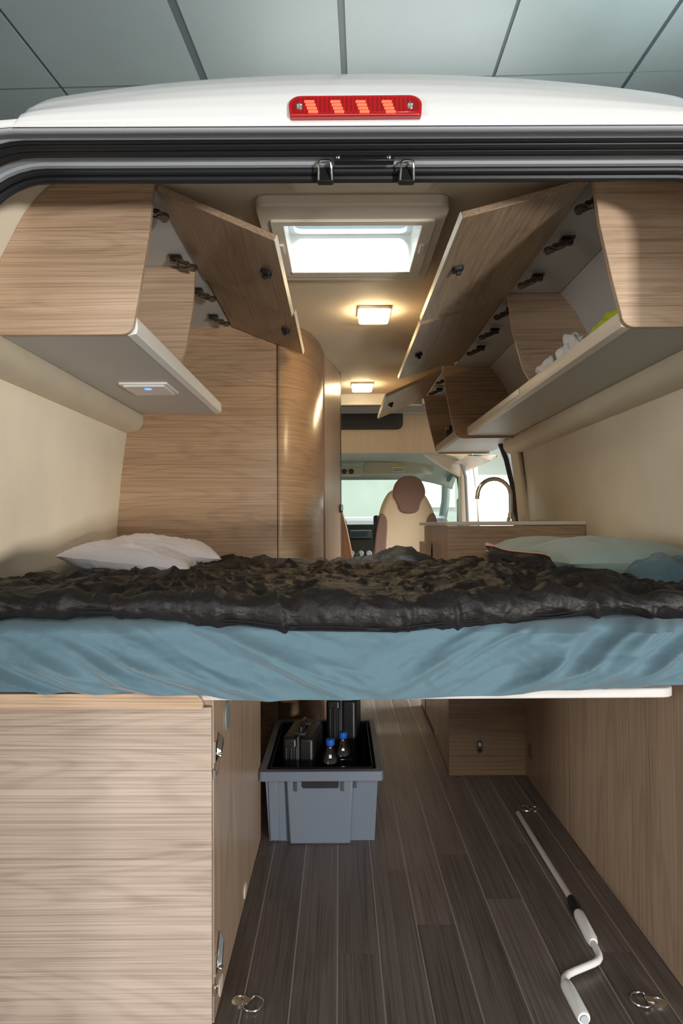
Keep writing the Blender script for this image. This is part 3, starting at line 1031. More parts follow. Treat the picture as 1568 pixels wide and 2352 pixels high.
def bed():
    t = thing('mattress', (.05, 2.1, .706), 'thick mattress under a wrinkled teal fitted sheet across the van', 'mattress')
    # front face bottom line from photo pixels
    bot = [(-.72, .708), (-.45, .706), (-.28, .698), (-.20, .688), (.10, .688), (.28, .694), (.46, .710), (.72, .714), (1.0, .712)]
    X0, X1 = -.932, 1.03

    def corner(x):                 # the bed ends behind the door pillars
        d = max(0.0, abs(x - XC) - .745) / .06
        return .075 * min(1.0, d) ** 2

    def fs(u, v):
        x = X0 + (X1 - X0) * u
        zb = lerp_pts(bot, x)
        zt = .862
        # path: under edge -> front face -> over the top
        if v < .10:
            q = v / .10
            y, z = 1.445 - .035 * q, zb + .004 * (1 - q) + .002
            amp = .15 * q
        elif v < .78:
            q = (v - .10) / .68
            z = zb + .002 + (zt - .03 - zb) * q
            y = 1.410 - .012 * math.sin(q * math.pi) ** 2
            amp = .35 + .65 * math.sin(min(1, q * 1.6) * math.pi * .75)
        else:
            q = (v - .78) / .22
            a = q * math.pi / 2
            y = 1.410 + .10 * (1 - math.cos(a))
            z = zt - .03 + .03 * math.sin(a)
            amp = .81 * (1 - q)
        # diagonal folds: sloping down to the right on the left half, rising to the right on the right half
        wl = max(0, min(1, (-x + .12) / .35))
        wr = max(0, min(1, (x - .02) / .45))
        zz = z - .70
        th = .42
        f = 0.0
        if wl > 0:
            a = x * math.sin(.38) + zz * math.cos(.38) - .35 * zz * zz
            b = x * math.cos(.38) - zz * math.sin(.38)
            w = ridged(Vector((b * 2.2 + 5, a * 17 + .4 * mn.noise(Vector((b * 3, 1, 2))), 3.0)), 2, .003)
            f += wl * max(0, w - .28) ** 1.2 * .13 * (.35 + .65 * max(0, 1 - zz / .13))
        if wr > 0:
            a = -x * math.sin(.52) + zz * math.cos(.52)
            b = x * math.cos(.52) + zz * math.sin(.52)
            w = ridged(Vector((b * 2.4 + 9, a * 14 + .6 * mn.noise(Vector((b * 3, 4, 2))), 7.0)), 2, .003)
            f += wr * max(0, w - .15) ** 1.15 * .105
        f += .010 * ridged(Vector((x * 6 + zz * 4, zz * 9, 2.2)), 3) + .003 * ridged(Vector((x * 22 + zz * 20, zz * 26 - x * 9, 5.5)), 2)
        # gathered elastic along the lower edge on the left
        if v < .2 and x < -.24:
            f += .0022 * math.sin(x * 700) * max(0, 1 - abs(v - .1) / .1)
        return (x, y - f * amp + corner(x), z)
    g = M().grid(fs, 520, 84)
    # the rest of the mattress block
    g.grid(lambda u, v: (X0 + (X1 - X0) * u, 1.51 + (YB - .02 - 1.51) * v, .862), 8, 8)
    g.grid(lambda u, v: (X0 + (X1 - X0) * u, YB - .02, .706 + .156 * v), 8, 4)
    obj('fitted_sheet', g, SHEET, t, ang=70)
    obj('mattress_core', M().box(X0 + .005, X1 - .005, 1.45, YB - .03, .7075, .85), WHITE, t)

    # sleeping bag: lower front edge line, in metres
    edge = [(-.70, .866), (-.55, .864), (-.36, .858), (-.24, .838), (-.08, .824), (.08, .820), (.28, .835), (.42, .846), (.52, .858), (.60, .856), (.75, .852), (1.02, .86)]
    back = [(-.93, 2.10), (-.75, 2.12), (-.60, 2.36), (-.52, 2.62), (-.2, 2.74), (.3, 2.74), (.42, 2.60), (.55, 2.25), (.62, 1.98), (.72, 1.72), (1.02, 1.58)]
    peaks = [(-.10, 2.35, .10, .022), (.24, 2.62, .10, .052), (.07, 2.66, .05, .012), (-.36, 2.60, .12, .028), (-.62, 1.62, .08, .018), (-.42, 1.86, .08, .025), (.44, 1.75, .16, .04), (.60, 1.60, .10, .02), (.06, 1.62, .09, .012), (.45, 2.35, .10, .02), (.30, 1.95, .12, .02)]

    def bs(u, v):
        x = -.93 + 1.955 * u
        ze = lerp_pts(edge, x)
        yb = lerp_pts(back, x)
        zt = .900
        if v < .30:
            q = v / .30                   # rolled front edge
            a = -math.pi * .62 + q * math.pi * 1.12
            cz = (ze + zt) / 2 + .004
            rz = (zt - ze) / 2 + .006
            y = 1.432 - .046 * math.cos(a)
            z = cz + rz * math.sin(a) * (1.0)
            ny, nz = -math.cos(a), math.sin(a)
            k = .35 + .65 * min(1, q * 2)
            yy = 1.40 + q * .03
        else:
            q = (v - .30) / .70
            y = 1.432 + (yb - 1.432) * q
            e = max(0.0, (q - .93) / .07)
            z = zt + .006 - .03 * e ** 2
            ny, nz = 0, 1
            k = 1 - .6 * e
            yy = y
        p = Vector((x, yy, 0))
        w = Vector((mn.noise(p * 5 + Vector((3, 1, 0))), mn.noise(p * 5 + Vector((9, 7, 0))), 0)) * .08
        pw = p + w
        f1 = mn.voronoi(Vector((pw.x * 5.2 + .3 * pw.y, pw.y * 6.5 - pw.x * 1.5, .4)))[0]
        f2 = mn.voronoi(Vector((pw.x * 13 + pw.y * 6, pw.y * 17 - pw.x * 5, 2.4)))[0]
        f3 = mn.voronoi(Vector((pw.x * 34, pw.y * 26 + pw.x * 9, 5.4)))[0]
        cr = max(0, ridged(Vector((pw.x * 8 + pw.y * 9, pw.y * 8 - pw.x * 6, 6.3)), 2) - .55)
        h = .030 * (.45 - f1[0]) + .017 * (.45 - f2[0]) + .0055 * (.45 - f3[0]) + .030 * cr
        if v < .30:
            k *= .9
            h += .014 * (ridged(Vector((x * 7 + v * 5, v * 2.5 - x * 2, 1.1)), 2) - .4)
        for cx, cy, r, hh in peaks:
            d2 = ((x - cx) ** 2 + (yy - cy) ** 2) / (r * r)
            if d2 < 6:
                z += hh * math.exp(-d2)
        if v < .16:      # crimped border near the zip
            h += .0022 * math.sin(x * 150 + 3 * mn.noise(p * 9)) * (v / .16)
        return (x, y + ny * h * k * .7 + (corner(x) * (1 - min(1, max(0, v - .3) * 8))), max(z + nz * h * k, .822 if v < .3 else .866))
    b = thing('sleeping_bag', (.05, 2.0, .86), 'rumpled black nylon sleeping bag spread over the teal bed', 'sleeping bag')
    obj('quilt', M().grid(bs, 560, 260), BAGM, b, ang=80)

    def zl(off, r, yo=0):
        pts = []
        for i in range(120):
            x = -.93 + 1.50 * i / 119
            ze = lerp_pts(edge, x)
            pts.append((x, 1.3895 + corner(x) + yo + .003 * mn.noise(Vector((x * 8, 2, 1))), ze + off + .0025 * mn.noise(Vector((x * 10, off * 90, 0)))))
        return M().tube(pts, r, 6)
    obj('zip', zl(.019, .0018), BLK, b)
    obj('zip', zl(.012, .0022, .004), BLK, b)
    # turned-up corner with pink lining
    def flap(u, v):
        zt = .978 - .066 * u ** 1.2 - .008 * math.sin(u * 7)
        z = .885 + (zt - .885) * v
        bulge = math.sin(v * math.pi) * .02
        return (.475 + .215 * u + .012 * mn.noise(Vector((u * 6, v * 3, 1))) * v - .01 * (1 - u) * v, 2.12 - .22 * u + .05 * v - bulge + .01 * mn.noise(Vector((u * 5, v * 4, 7))), z)
    obj('turned_corner', M().grid(flap, 40, 14), BAGM, b, solid=.022, bev=.008, ang=80)
    pts = []
    for i in range(30):
        u = i / 29
        p = flap(u, 1.0)
        pts.append((p[0], p[1] + .002, p[2] + .006))
    obj('lining_edge', M().tube(pts, .008, 8), BAGP, b, label='pink lining edge')

    # pillows
    def pillow(name, c, sx, sy, sz, rot, mt, label, seed, tiltx=0, tilty=0, crease=.9):
        def top(s):
            def fn(u, v):
                a, q = u * 2 - 1, v * 2 - 1
                th = (max(0, 1 - abs(a) ** 2.6) * max(0, 1 - abs(q) ** 2.6)) ** .55
                pin = 1 - .07 * (1 - abs(a) ** 2) * abs(q) ** 4 
                pin2 = 1 - .07 * (1 - abs(q) ** 2) * abs(a) ** 4
                x, y = a * sx * pin2, q * sy * pin
                wr = ridged(Vector((a * 2.2 + seed, q * 2.6, seed)), 3) - .4
                z = s * sz * th * (1 + .10 * mn.noise(Vector((a * 1.5, q * 1.5, seed)))) + crease * .022 * wr * (.3 + .7 * th)
                return Vector((x, y, z))
            return fn
        m = M().grid(top(1), 56, 56).grid(top(-1), 56, 56)
        R = Matrix.Translation(c) @ Matrix.Rotation(rot, 4, 'Z') @ Matrix.Rotation(tiltx, 4, 'X') @ Matrix.Rotation(tilty, 4, 'Y')
        m.move(R)
        o = obj(name, m, mt, ang=80)
        return tag(o, label, 'pillow', 'pillows on the bed')
    pillow('pillow', (-.685, 2.62, .945), .22, .16, .060, .25, PILW, 'white pillow lying farther back by the bathroom wall', 2.0, tilty=.10)
    pillow('pillow', (-.70, 2.31, .930), .21, .16, .055, .12, PILW, 'nearer white pillow partly under the sleeping bag on the left', 5.0, tilty=.12)
    pillow('pillow', (.785, 2.56, .938), .215, .23, .062, -.1, PILG, 'sage green pillow farther back on the right of the bed', 7.0, crease=.25)
    pillow('pillow', (.80, 2.08, .940), .205, .23, .066, .1, PILG, 'sage green pillow nearest the right wall, beside the black sleeping bag', 11.0, crease=.35)
    # gathered sheet end beside the pillow
    def bunch(u, v):
        a, q = u * 2 - 1, v
        x = .885 + a * .13
        y = 1.84 + (q - .5) * .30
        h = max(0, (1 - a ** 4)) * math.sin(q * math.pi) ** .6
        z = .866 + .085 * h + .030 * h * (ridged(Vector((a * 1.8 + q, q * 2.6, 9)), 3) - .2)
        return (x, y, z)
    o = obj('blanket', M().grid(bunch, 60, 60), SHEET, ang=80)
    tag(o, 'crumpled teal cloth bunched in front of the sage pillow at the right wall', 'cloth')


bed()


# ------------------------------------------------------------------ kitchen block
def kitchen():
    t = thing('kitchen_unit', (.72, 3.2, 0), 'wooden kitchen unit with pale worktop ahead of the bed on the right', 'kitchen unit')
    obj('rear_panel', M().box(.450, 1.03, YB + .002, YB + .02, .001, 1.042), WXB, t)
    obj('side_panel', M().hexa([(.450, YB + .02, .012), (.470, YB + .02, .012), (.482, 3.40, .012), (.462, 3.40, .012), (.450, YB + .02, 1.042), (.470, YB + .02, 1.042), (.482, 3.40, 1.042), (.462, 3.40, 1.042)]), WZ, t)
    obj('body', M().box(.47, 1.0, 3.40, 3.80, .012, 1.04), WX, t)
    obj('low_cabinet', M().box(.466, .80, 3.805, 3.97, .012, .95), WZ, t)
    obj('front_drawer', M().hexa([(.436, 3.46, .80), (.462, 3.46, .80), (.466, 3.78, .80), (.44, 3.78, .80), (.436, 3.46, .955), (.462, 3.46, .955), (.466, 3.78, .955), (.44, 3.78, .955)]), WZ, t, bev=.002)
    obj('base_strip', M().box(.462, 1.0, YB + .03, 3.95, .0, .012), BLK, t)  # black strip in the floor gap, colouring in its shadow
    o = obj('worktop', M().box(.444, 1.033, YB - .004, 3.82, 1.0435, 1.060), mat('pale_worktop', rgb(208, 198, 182), .35), t, bev=.003)
    c = at(1101, 1715, YB)
    l = obj('lock_plate', M().rbox(c.x - .012, c.x + .012, YB - .003, YB + .002, c.z - .026, c.z + .026, .010, 'y'), STEEL, t, bev=.001)
    obj('key_slot', M().lathe([(.007, -.006), (.007, .0)], (c.x, YB - .001, c.z + .010), 'y', 14), CHROME, l)
    obj('key_slot', M().lathe([(.006, -.006), (.006, .0)], (c.x, YB - .001, c.z - .013), 'y', 14), BLK, l)
    # tap
    Yt = 3.42
    base = at(1173, 1203, Yt)
    f = thing('kitchen_tap', (base.x, Yt, 1.06), 'curved chrome kitchen tap on the worktop by the sliding door', 'tap')
    R = (at(1173, 1140, Yt).x - at(1097, 1140, Yt).x) / 2
    zc = at(1135, 1138, Yt).z
    pts = [(base.x, Yt, 1.062), (base.x, Yt, 1.12), (base.x, Yt, zc)]
    for k in range(1, 13):
        a = math.pi * k / 12
        pts.append((base.x - R + R * math.cos(a), Yt, zc + R * 1.0 * math.sin(a)))
    pts.append((base.x - 2 * R - .003, Yt, zc - .018))
    obj('spout', M().tube(pts, .0105, 12), CHROME, f)
    obj('base', M().lathe([(.022, 0), (.022, .012), (.016, .03), (.012, .045)], (base.x, Yt, 1.06), 'z', 18), CHROME, f)
    obj('lever', M().tube([(base.x - .012, Yt - .02, 1.072), (base.x - .03, Yt - .05, 1.085)], .004, 8), CHROME, f)


kitchen()


# ------------------------------------------------------------------ crate and its contents
def crate():
    x0, x1 = -.268, .137
    y0, y1 = 2.335, 2.895
    y0 = 2.262
    y1 = 2.835
    zt, zr = .248, .216
    t = thing('storage_crate', (-.065, 2.55, 0), 'grey plastic storage crate on the floor under the bed', 'crate')
    bx0, bx1, by0, by1 = -.240, .110, 2.292, 2.815

    def wall(ax0, ax1, ay0, ay1, bxx0, bxx1, byy0, byy1, z0, z1):
        return M().hexa([(ax0, ay0, z0), (ax1, ay0, z0), (ax1, ay1, z0), (ax0, ay1, z0), (bxx0, byy0, z1), (bxx1, byy0, z1), (bxx1, byy1, z1), (bxx0, byy1, z1)])
    e = .012                   # draft of the walls
    th = .004
    obj('front_wall', wall(bx0, bx1, by0, by0 + th, bx0 - e, bx1 + e, by0 - e, by0 - e + th, .004, zt - .03), CRATE, t)
    obj('back_wall', wall(bx0, bx1, by1 - th, by1, bx0 - e, bx1 + e, by1 + e - th, by1 + e, .004, zt - .004), CRATE, t)
    obj('side_wall', wall(bx0, bx0 + th, by0, by1, bx0 - e, bx0 - e + th, by0 - e, by1 + e, .004, zt - .004), CRATE, t)
    obj('side_wall', wall(bx1 - th, bx1, by0, by1, bx1 + e - th, bx1 + e, by0 - e, by1 + e, .004, zt - .004), CRATE, t)
    obj('bottom', M().box(bx0, bx1, by0, by1, .0, .006), CRATE, t)
    # front bulge in the middle
    obj('front_bulge', wall(-.170, .030, by0 - .030, by0, -.180, .040, by0 - .036, by0 - .010, .001, zr - .002), CRATE, t, bev=.006, bseg=3)
    obj('corner_rib', wall(-.236, -.204, by0 - .010, by0, -.243, -.212, by0 - .018, by0 - .01, .004, zr - .002), CRATE, t, bev=.003)
    # rim
    def rim():
        m = M()
        o = rrect(x0, x1, y0 - .03, y1, .012)
        i = rrect(x0 + .022, x1 - .022, y0 - .004, y1 - .022, .012)
        n = len(o)
        return m.add([(p[0], p[1], zt) for p in o] + [(p[0], p[1], zr) for p in o] + [(p[0], p[1], zr + .006) for p in i] + [(p[0], p[1], zt) for p in i],
                     [(k * n + j, k * n + (j + 1) % n, ((k + 1) % 4) * n + (j + 1) % n, ((k + 1) % 4) * n + j) for k in range(4) for j in range(n)])
    obj('rim', rim(), CRATE, t, bev=.0025)
    yf = by0 - .040
    obj('grip_slot', M().rbox(-.128, -.008, yf - .002, yf + .006, .188, .213, .006, 'y'), BLK, t, label='dark hand grip opening')
    for x in (-.150, .004, .046):
        obj('rib_slot', M().box(x - .005, x + .005, (yf if x < .04 else yf + .027) - .002, yf + .03, .178, .206), DGREY, t)
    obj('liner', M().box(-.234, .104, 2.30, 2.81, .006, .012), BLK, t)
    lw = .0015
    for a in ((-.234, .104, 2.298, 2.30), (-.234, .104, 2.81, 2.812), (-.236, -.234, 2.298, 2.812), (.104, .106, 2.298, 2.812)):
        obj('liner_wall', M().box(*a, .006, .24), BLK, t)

    # cases
    def case(nm, xa, xb, ya, yb, z0, z1, label, rz):
        g = thing('tool_case', ((xa + xb) / 2, (ya + yb) / 2, z0), label, 'case', 'black cases in the crate')
        cx, cy = (xa + xb) / 2, (ya + yb) / 2
        R = Matrix.Translation((cx, cy, 0)) @ Matrix.Rotation(rz, 4, 'Z') @ Matrix.Translation((-cx, -cy, 0))
        xm = (xa + xb) / 2
        obj('shell', M().box(xa, xm - .002, ya, yb, z0, z1).move(R), BLK, g, bev=.012, bseg=3)
        obj('shell', M().box(xm + .002, xb, ya, yb, z0, z1).move(R), BLK, g, bev=.012, bseg=3)
        obj('seam_band', M().box(xm - .004, xm + .004, ya - .004, yb + .004, z0 + .01, z1 + .004).move(R), DGREY, g, bev=.002)
        for f in (.22, .78):
            yc = ya + (yb - ya) * f
            obj('clasp', M().rbox(xm - .02, xm + .02, yc - .018, yc + .018, z1 - .006, z1 + .007, .004).move(R), DGREY, g, bev=.002)
        yc = (ya + yb) / 2
        obj('handle', M().tube([R @ Vector(p) for p in ((xm, yc - .06, z1 - .002), (xm, yc - .055, z1 + .018), (xm, yc - .03, z1 + .026), (xm, yc + .03, z1 + .026), (xm, yc + .055, z1 + .018), (xm, yc + .06, z1 - .002))], .007, 8), BLK, g)
        for zz in (.3, .6):
            z = z0 + (z1 - z0) * zz
        for k in (-.022, .0, .022):
            xx = xa + (xb - xa) * .28 + k * .8
            obj('rib', M().box(xx - .004, xx + .004, ya - .004, ya + .004, z0 + .03, z1 - .03).move(R), BLK, g, bev=.002)
    case('a', -.190, -.080, 2.36, 2.58, .014, .318, 'black hard case standing in the near left of the crate', -.12)
    case('b', -.045, .07, 2.60, 2.80, .014, .385, 'taller black hard case standing at the back of the crate', -.12)
    for i, (px, py, Y) in enumerate(((758, 1697, 2.345), (787, 1681, 2.43))):
        c = at(px, py, Y)
        zt_ = c.z
        b = thing('water_bottle', (c.x, Y, .014), ['nearer clear water bottle with blue cap in the crate', 'farther clear water bottle with blue cap, behind the other bottle'][i], 'bottle', 'water bottles in the crate')
        h = zt_ - .014
        pr = [(.03, 0), (.036, .008), (.036, h - .15), (.034, h - .145), (.036, h - .14), (.036, h - .115), (.034, h - .11), (.036, h - .105), (.036, h - .09), (.030, h - .06), (.018, h - .032), (.0125, h - .022), (.0125, h - .016)]
        obj('body', M().lathe(pr, (c.x, Y, .014), 'z', 24), PETM, b)
        obj('cap', M().lathe([(.0145, h - .020), (.0150, h - .018), (.0150, h - .001), (.0135, h)], (c.x, Y, .014), 'z', 24), BLUEC, b)


crate()


# ------------------------------------------------------------------ floor things
def floor_things():
    def g(px, py, z=.012):
        p = atz(px, py, z)
        return Vector((p.x, p.y, z))
    t = thing('awning_crank', (.6, 1.75, 0), 'white folding awning crank lying on the dark floor by the right board', 'crank')
    obj('rod', M().tube([g(1189, 1868, .010), g(1313, 2068, .013)], .0085, 12), mat('brown_white_rod', rgb(200, 192, 184), .4), t)
    obj('joint', M().tube([g(1311, 2064, .014), g(1320, 2082, .016), g(1329, 2100, .018)], [.011, .0145, .0115], 12), BLK, t)
    obj('sleeve', M().tube([g(1327, 2096, .018), g(1331, 2104, .018), g(1358, 2158, .018), g(1362, 2166, .018)], [.011, .0145, .0145, .011], 14), WHITE, t)
    pts = [g(1358, 2158, .018)]
    seq = [(1369, 2180), (1375, 2192), (1376, 2200), (1371, 2208), (1362, 2213), (1340, 2222), (1318, 2231), (1304, 2238), (1297, 2246), (1296, 2256), (1301, 2270)]
    for i, (a, b) in enumerate(seq):
        pts.append(g(a, b, .018))
    obj('bend', M().tube(pts, .0082, 12), WHITE, t)
    a, b = g(1298, 2258, .018), g(1341, 2340, .018)
    d = (b - a).normalized()
    obj('grip', M().tube([a, a + d * .006, a + d * .02, b - d * .004, b], [.010, .0135, .0145, .0145, .013], 16), WHITE, t)
    obj('grip_end', M().tube([b, b + d * .004], [.0085, .0085], 16), mat('pale_grey_plastic', rgb(180, 186, 190), .4), t)

    def dring(cx, cy, ang, label, s=1.0):
        t = thing('tie_down_ring', (cx, cy, 0), label, 'tie-down ring', 'tie-down rings')
        R = Matrix.Translation((cx, cy, 0)) @ Matrix.Rotation(ang, 4, 'Z') @ Matrix.Scale(s, 4)
        obj('base', M().lathe([(.0185, 0), (.0185, .003), (.014, .006), (.009, .007), (.008, .005), (.005, .0055)], (0, 0, 0), 'z', 24).move(R), CHROME, t)
        obj('clip', M().rbox(.010, .026, -.010, .010, .003, .009, .003).move(R), CHROME, t, bev=.001)
        pts = [(.022, -.021, .006), (.022, .021, .006)]
        for k in range(9):
            a = math.pi / 2 - math.pi * k / 8
            pts.append((.032 + .026 * math.cos(a), .024 * math.sin(a), .006))
        obj('ring', M().tube(pts, .0026, 8, closed=True).move(R), CHROME, t)
    p = atz(551, 2297, .003)
    dring(p.x, p.y, math.radians(-28), 'chrome tie-down ring on the floor beside the left locker')
    p = atz(1511, 2301, .003)
    dring(p.x, p.y, math.radians(175), 'chrome tie-down ring on the floor near the right board and the crank grip')
    p = atz(1228, 1857, .003)
    dring(p.x, p.y, math.radians(190), 'farther chrome tie-down ring beside the end of the crank rod')


floor_things()


# ------------------------------------------------------------------ driver cab
def cab():
    # skyroof recess and wooden panel over the cab
    t = thing('overcab_panel', (.1, 4.9, 1.55), 'pale wooden panel over the driver cab with a dark oval window', 'panel')
    obj('board', M().box(-.4, .94, 4.98, 5.0, 1.575, 1.915), wood('pale_oak_z', 'z', rgb(226, 208, 186), rgb(198, 174, 150), contrast=.6), t)
    a, b = at(700, 946, 4.97), at(925, 986, 4.97)
    obj('dark_window', M().rbox(-.35, b.x, 4.968, 4.98, b.z, a.z + .10, .045, 'y'), DGREY, t)
    obj('roof_frame', M().box(-.4, .54, 4.425, 4.46, 1.83, 1.92), WHITE, t)
    obj('roof_frame', M().box(-.4, .90, 4.90, 4.94, 1.855, 1.90), PAINTG, t)
    obj('roof_frame', M().box(-.4, .90, 4.46, 5.02, 1.915, 1.93), CEIL, t)
    # headliner of the cab
    hl = M()

    def hf(u, v):
        x = -.85 + 1.85 * u
        y = 5.0 + 1.05 * v
        s = (x - XC) / .92
        d = max(0, v - .70) / .30
        return (x, y, 1.592 - .012 * v - .118 * d ** 1.4 - .09 * abs(s) ** 4)
    struct('cab_headliner', hl.grid(hf, 24, 21), CABH, ang=70, solid=.01)
    v = thing('sun_visor', (.5, 5.75, 1.47), 'pale sun visor with a small warning sticker above the windscreen', 'sun visor')
    a, b = at(833, 1061, 5.72), at(996, 1089, 5.72)
    obj('visor', M().rbox(a.x, b.x, 5.71, 5.735, b.z, a.z, .035, 'y'), VIS, v, bev=.006)
    a, b = at(901, 1067, 5.70), at(928, 1084, 5.70)
    st = obj('sticker', M().box(a.x, b.x, 5.705, 5.7095, b.z, a.z), WHITE, v)
    obj('warning_stripe', M().box(a.x + .004, b.x - .004, 5.7035, 5.705, a.z - .02, a.z - .004), mat('yellow_print', rgb(235, 190, 60), .6), st)
    obj('printed_line', M().box(a.x + .008, b.x - .008, 5.7035, 5.705, b.z + .012, b.z + .016), DGREY, st)
    obj('printed_line', M().box(a.x + .008, b.x - .008, 5.7035, 5.705, b.z + .024, b.z + .028), DGREY, st)
    a, b = at(770, 1072, 5.68), at(832, 1092, 5.68)
    k = thing('roof_console', (a.x, 5.7, b.z), 'pale overhead console with two round reading lamps beside the visor', 'console')
    obj('shell', M().rbox(a.x, b.x, 5.67, 5.75, b.z, a.z, .02, 'y'), VIS, k, bev=.006)
    for px in (790, 806):
        c = at(px, 1083, 5.67)
        obj('reading_lamp', M().lathe([(.022, .0), (.022, -.006), (.014, -.010)], (c.x, 5.67, c.z), 'y', 18), DGREY, k)
    # windscreen
    w = struct('window_3', M().hexa([(-.82, 6.05, 1.445), (.93, 6.05, 1.445), (.93, 6.07, 1.455), (-.82, 6.07, 1.455), (-.80, 6.04, 1.475), (.9, 6.04, 1.475), (.9, 6.07, 1.48), (-.80, 6.07, 1.48)]), CABH)
    obj('windscreen', M().add([(-.85, 6.05, 1.46), (.96, 6.05, 1.46), (1.0, 6.75, 1.02), (-.9, 6.75, 1.02)], [(0, 1, 2, 3)]), GLASS, w, label='green tinted windscreen')
    # windscreen pillar on the right and cab door frame
    p = thing('cab_side', (1.0, 5.8, .6), 'grey front pillar and door frame on the right of the driver cab', 'van pillar')
    PIL = mat('grey_green_pillar', rgb(150, 160, 156), .6)
    obj('front_pillar', M().tube([(.94, 6.0, 1.47), (.985, 6.35, 1.27), (1.0, 6.75, 1.0)], .04, 10), PIL, p)
    obj('door_top', M().tube([(.93, 5.25, 1.50), (.95, 5.7, 1.50), (.95, 6.0, 1.46)], .035, 10), PIL, p)
    obj('door_lower', M().box(.95, 1.02, 5.3, 6.8, .3, 1.0), PIL, p, bev=.02)
    obj('seal', M().tube([(.955, 5.34, .9), (.955, 5.36, 1.25), (.945, 5.42, 1.42), (.94, 5.6, 1.465), (.94, 5.9, 1.43)], .016, 8), RUBBER, p)
    obj('side_glass', M().add([(.98, 5.3, 1.0), (.98, 6.75, 1.0), (.95, 6.0, 1.46), (.95, 5.3, 1.5)], [(0, 1, 2, 3)]), GLASS, p)
    obj('mirror', M().rbox(1.10, 1.24, 6.35, 6.42, 1.02, 1.30, .03, 'y'), BLK, p)
    # sliding door opening: pillars and rubber
    s = thing('sliding_door_frame', (.98, 4.4, 0), 'cream frame with black rubber seal around the open sliding door', 'door frame')
    we = wall_edge(1, .004, .02, 1.5)
    obj('rear_post', M().prism(we + [(p[0] - .022, p[1]) for p in reversed(we)], 'y', 3.70, 3.86), LINING, s, bev=.008, bseg=3)
    obj('rear_seal', M().tube([(1.0, 3.875, .05), (1.01, 3.875, .8), (1.01, 3.88, 1.05), (1.0, 3.90, 1.25), (.975, 3.95, 1.42), (.955, 4.02, 1.53)], .022, 10), RUBBER, s)
    obj('front_post', M().box(.90, 1.03, 5.06, 5.2, 0, 1.55), TRIMW, s, bev=.02, bseg=3)
    obj('front_seal', M().tube([(.95, 5.05, .1), (.955, 5.05, 1.0), (.94, 5.05, 1.4), (.9, 5.05, 1.54)], .014, 8), PAINTG, s)
    obj('corner_gusset', M().prism([(.62, 1.58), (1.0, 1.58), (1.0, 1.36), (.90, 1.40), (.80, 1.46)], 'y', 5.08, 5.16), TRIMW, s, bev=.01)
    obj('sill', M().box(.93, 1.06, 3.86, 5.1, -.05, .02), PAINTG, s)
    # dashboard
    d = thing('dashboard', (.0, 6.3, .5), 'dark dashboard with centre console and radio behind the seat', 'dashboard')
    obj('top', M().prism([(6.02, .95), (6.05, 1.09), (6.12, 1.125), (6.6, 1.10), (6.75, 1.02), (6.75, .6), (6.1, .6)], 'x', -.85, .96), DGREY, d, bev=.03, bseg=3)
    obj('centre_stack', M().prism([(5.85, .55), (5.90, .75), (5.99, 1.05), (6.06, 1.10), (6.2, 1.08), (6.2, .55)], 'x', .04, .32), BLK, d, bev=.02)
    obj('radio', M().box(.085, .275, 5.93, 5.97, .93, 1.00), DGREY, d, bev=.004)
    obj('screen', M().box(.11, .24, 5.925, 5.932, .95, .985), mat('dark_screen', rgb(40, 60, 66), .15), d)
    for x in (.10, .18, .25):
        obj('knob', M().lathe([(.026, .02), (.026, -.01), (.02, -.016)], (x, 5.90, .80), 'y', 18), PAINTG, d)
    obj('gear_lever', M().tube([(.16, 5.88, .70), (.15, 5.78, .80)], [.012, .02], 10), BLK, d)
    obj('glove_top', M().box(.34, .88, 5.98, 6.04, .92, 1.09), DGREY, d, bev=.02)
    # passenger seat, seen from behind
    Y = 5.25
    st = thing('passenger_seat', (.51, Y, .4), 'cream and brown passenger seat seen from behind in the cab', 'seat')

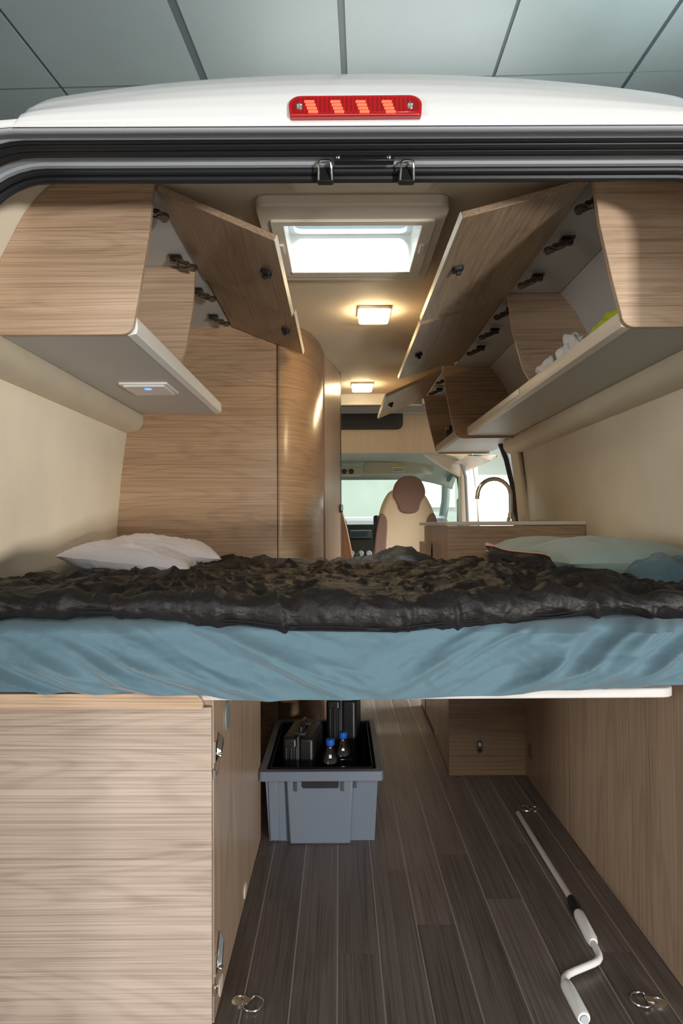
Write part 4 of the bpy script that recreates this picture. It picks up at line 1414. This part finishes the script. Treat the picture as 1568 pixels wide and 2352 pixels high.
    def out(pts, y0, y1, mt, nm, bev=.02, solid=None):
        for _ in range(2):
            q = []
            for a, b in zip(pts, pts[1:] + pts[:1]):
                q += [(a[0] * .75 + b[0] * .25, a[1] * .75 + b[1] * .25), (a[0] * .25 + b[0] * .75, a[1] * .25 + b[1] * .75)]
            pts = q
        obj(nm, M().prism([(at(px, py, Y).x, at(px, py, Y).z) for px, py in pts], 'y', y0, y1), mt, st, bev=bev, bseg=4, ang=60)
    body = [(880, 1150), (870, 1185), (863, 1230), (858, 1300), (860, 1420), (1010, 1420), (1012, 1300), (1008, 1225), (1000, 1182), (984, 1145), (965, 1120), (900, 1120)]
    out(body, Y + .005, Y + .13, SEATC, 'backrest', .035)
    out([(903, 1128), (908, 1110), (918, 1098), (930, 1093), (948, 1093), (962, 1098), (972, 1110), (978, 1130), (974, 1142), (966, 1152), (960, 1180), (918, 1180), (911, 1153), (901, 1142)], Y - .004, Y + .12, SEATB, 'headrest', .012)
    out([(871, 1182), (880, 1178), (889, 1190), (890, 1210), (884, 1300), (882, 1420), (856, 1420), (856, 1300), (862, 1225)], Y - .006, Y + .11, SEATB, 'side_bolster', .01)
    out([(1000, 1180), (990, 1178), (980, 1192), (978, 1215), (982, 1300), (984, 1420), (1013, 1420), (1014, 1300), (1009, 1222)], Y - .006, Y + .11, SEATB, 'side_bolster', .01)
    obj('seat_cushion', M().box(.27, .75, Y + .08, Y + .60, .42, .56), SEATC, st, bev=.04, bseg=3)
    obj('pedestal', M().box(.33, .69, Y + .05, Y + .5, .0, .42), DGREY, st, bev=.02)
    obj('armrest', M().rbox(.262, .30, Y + .0, Y + .10, .62, 1.12, .015, 'y'), BLK, st, bev=.01)
    # bench back with slanted side, left of the seat
    bb = thing('bench_backrest', (-.2, 4.6, .4), 'brown bench backrest with slanted edge beside the bathroom door', 'bench')
    pts = [(700, 1150), (783, 1165), (790, 1185), (798, 1215), (815, 1300), (835, 1420), (700, 1420)]
    obj('back', M().prism([(at(px, py, 4.6).x, at(px, py, 4.6).z) for px, py in pts], 'y', 4.6, 4.66), WDRK, bb, bev=.008)
    obj('seat_box', M().box(-.45, .08, 4.66, 5.1, .0, .45), WZ, bb)


cab()
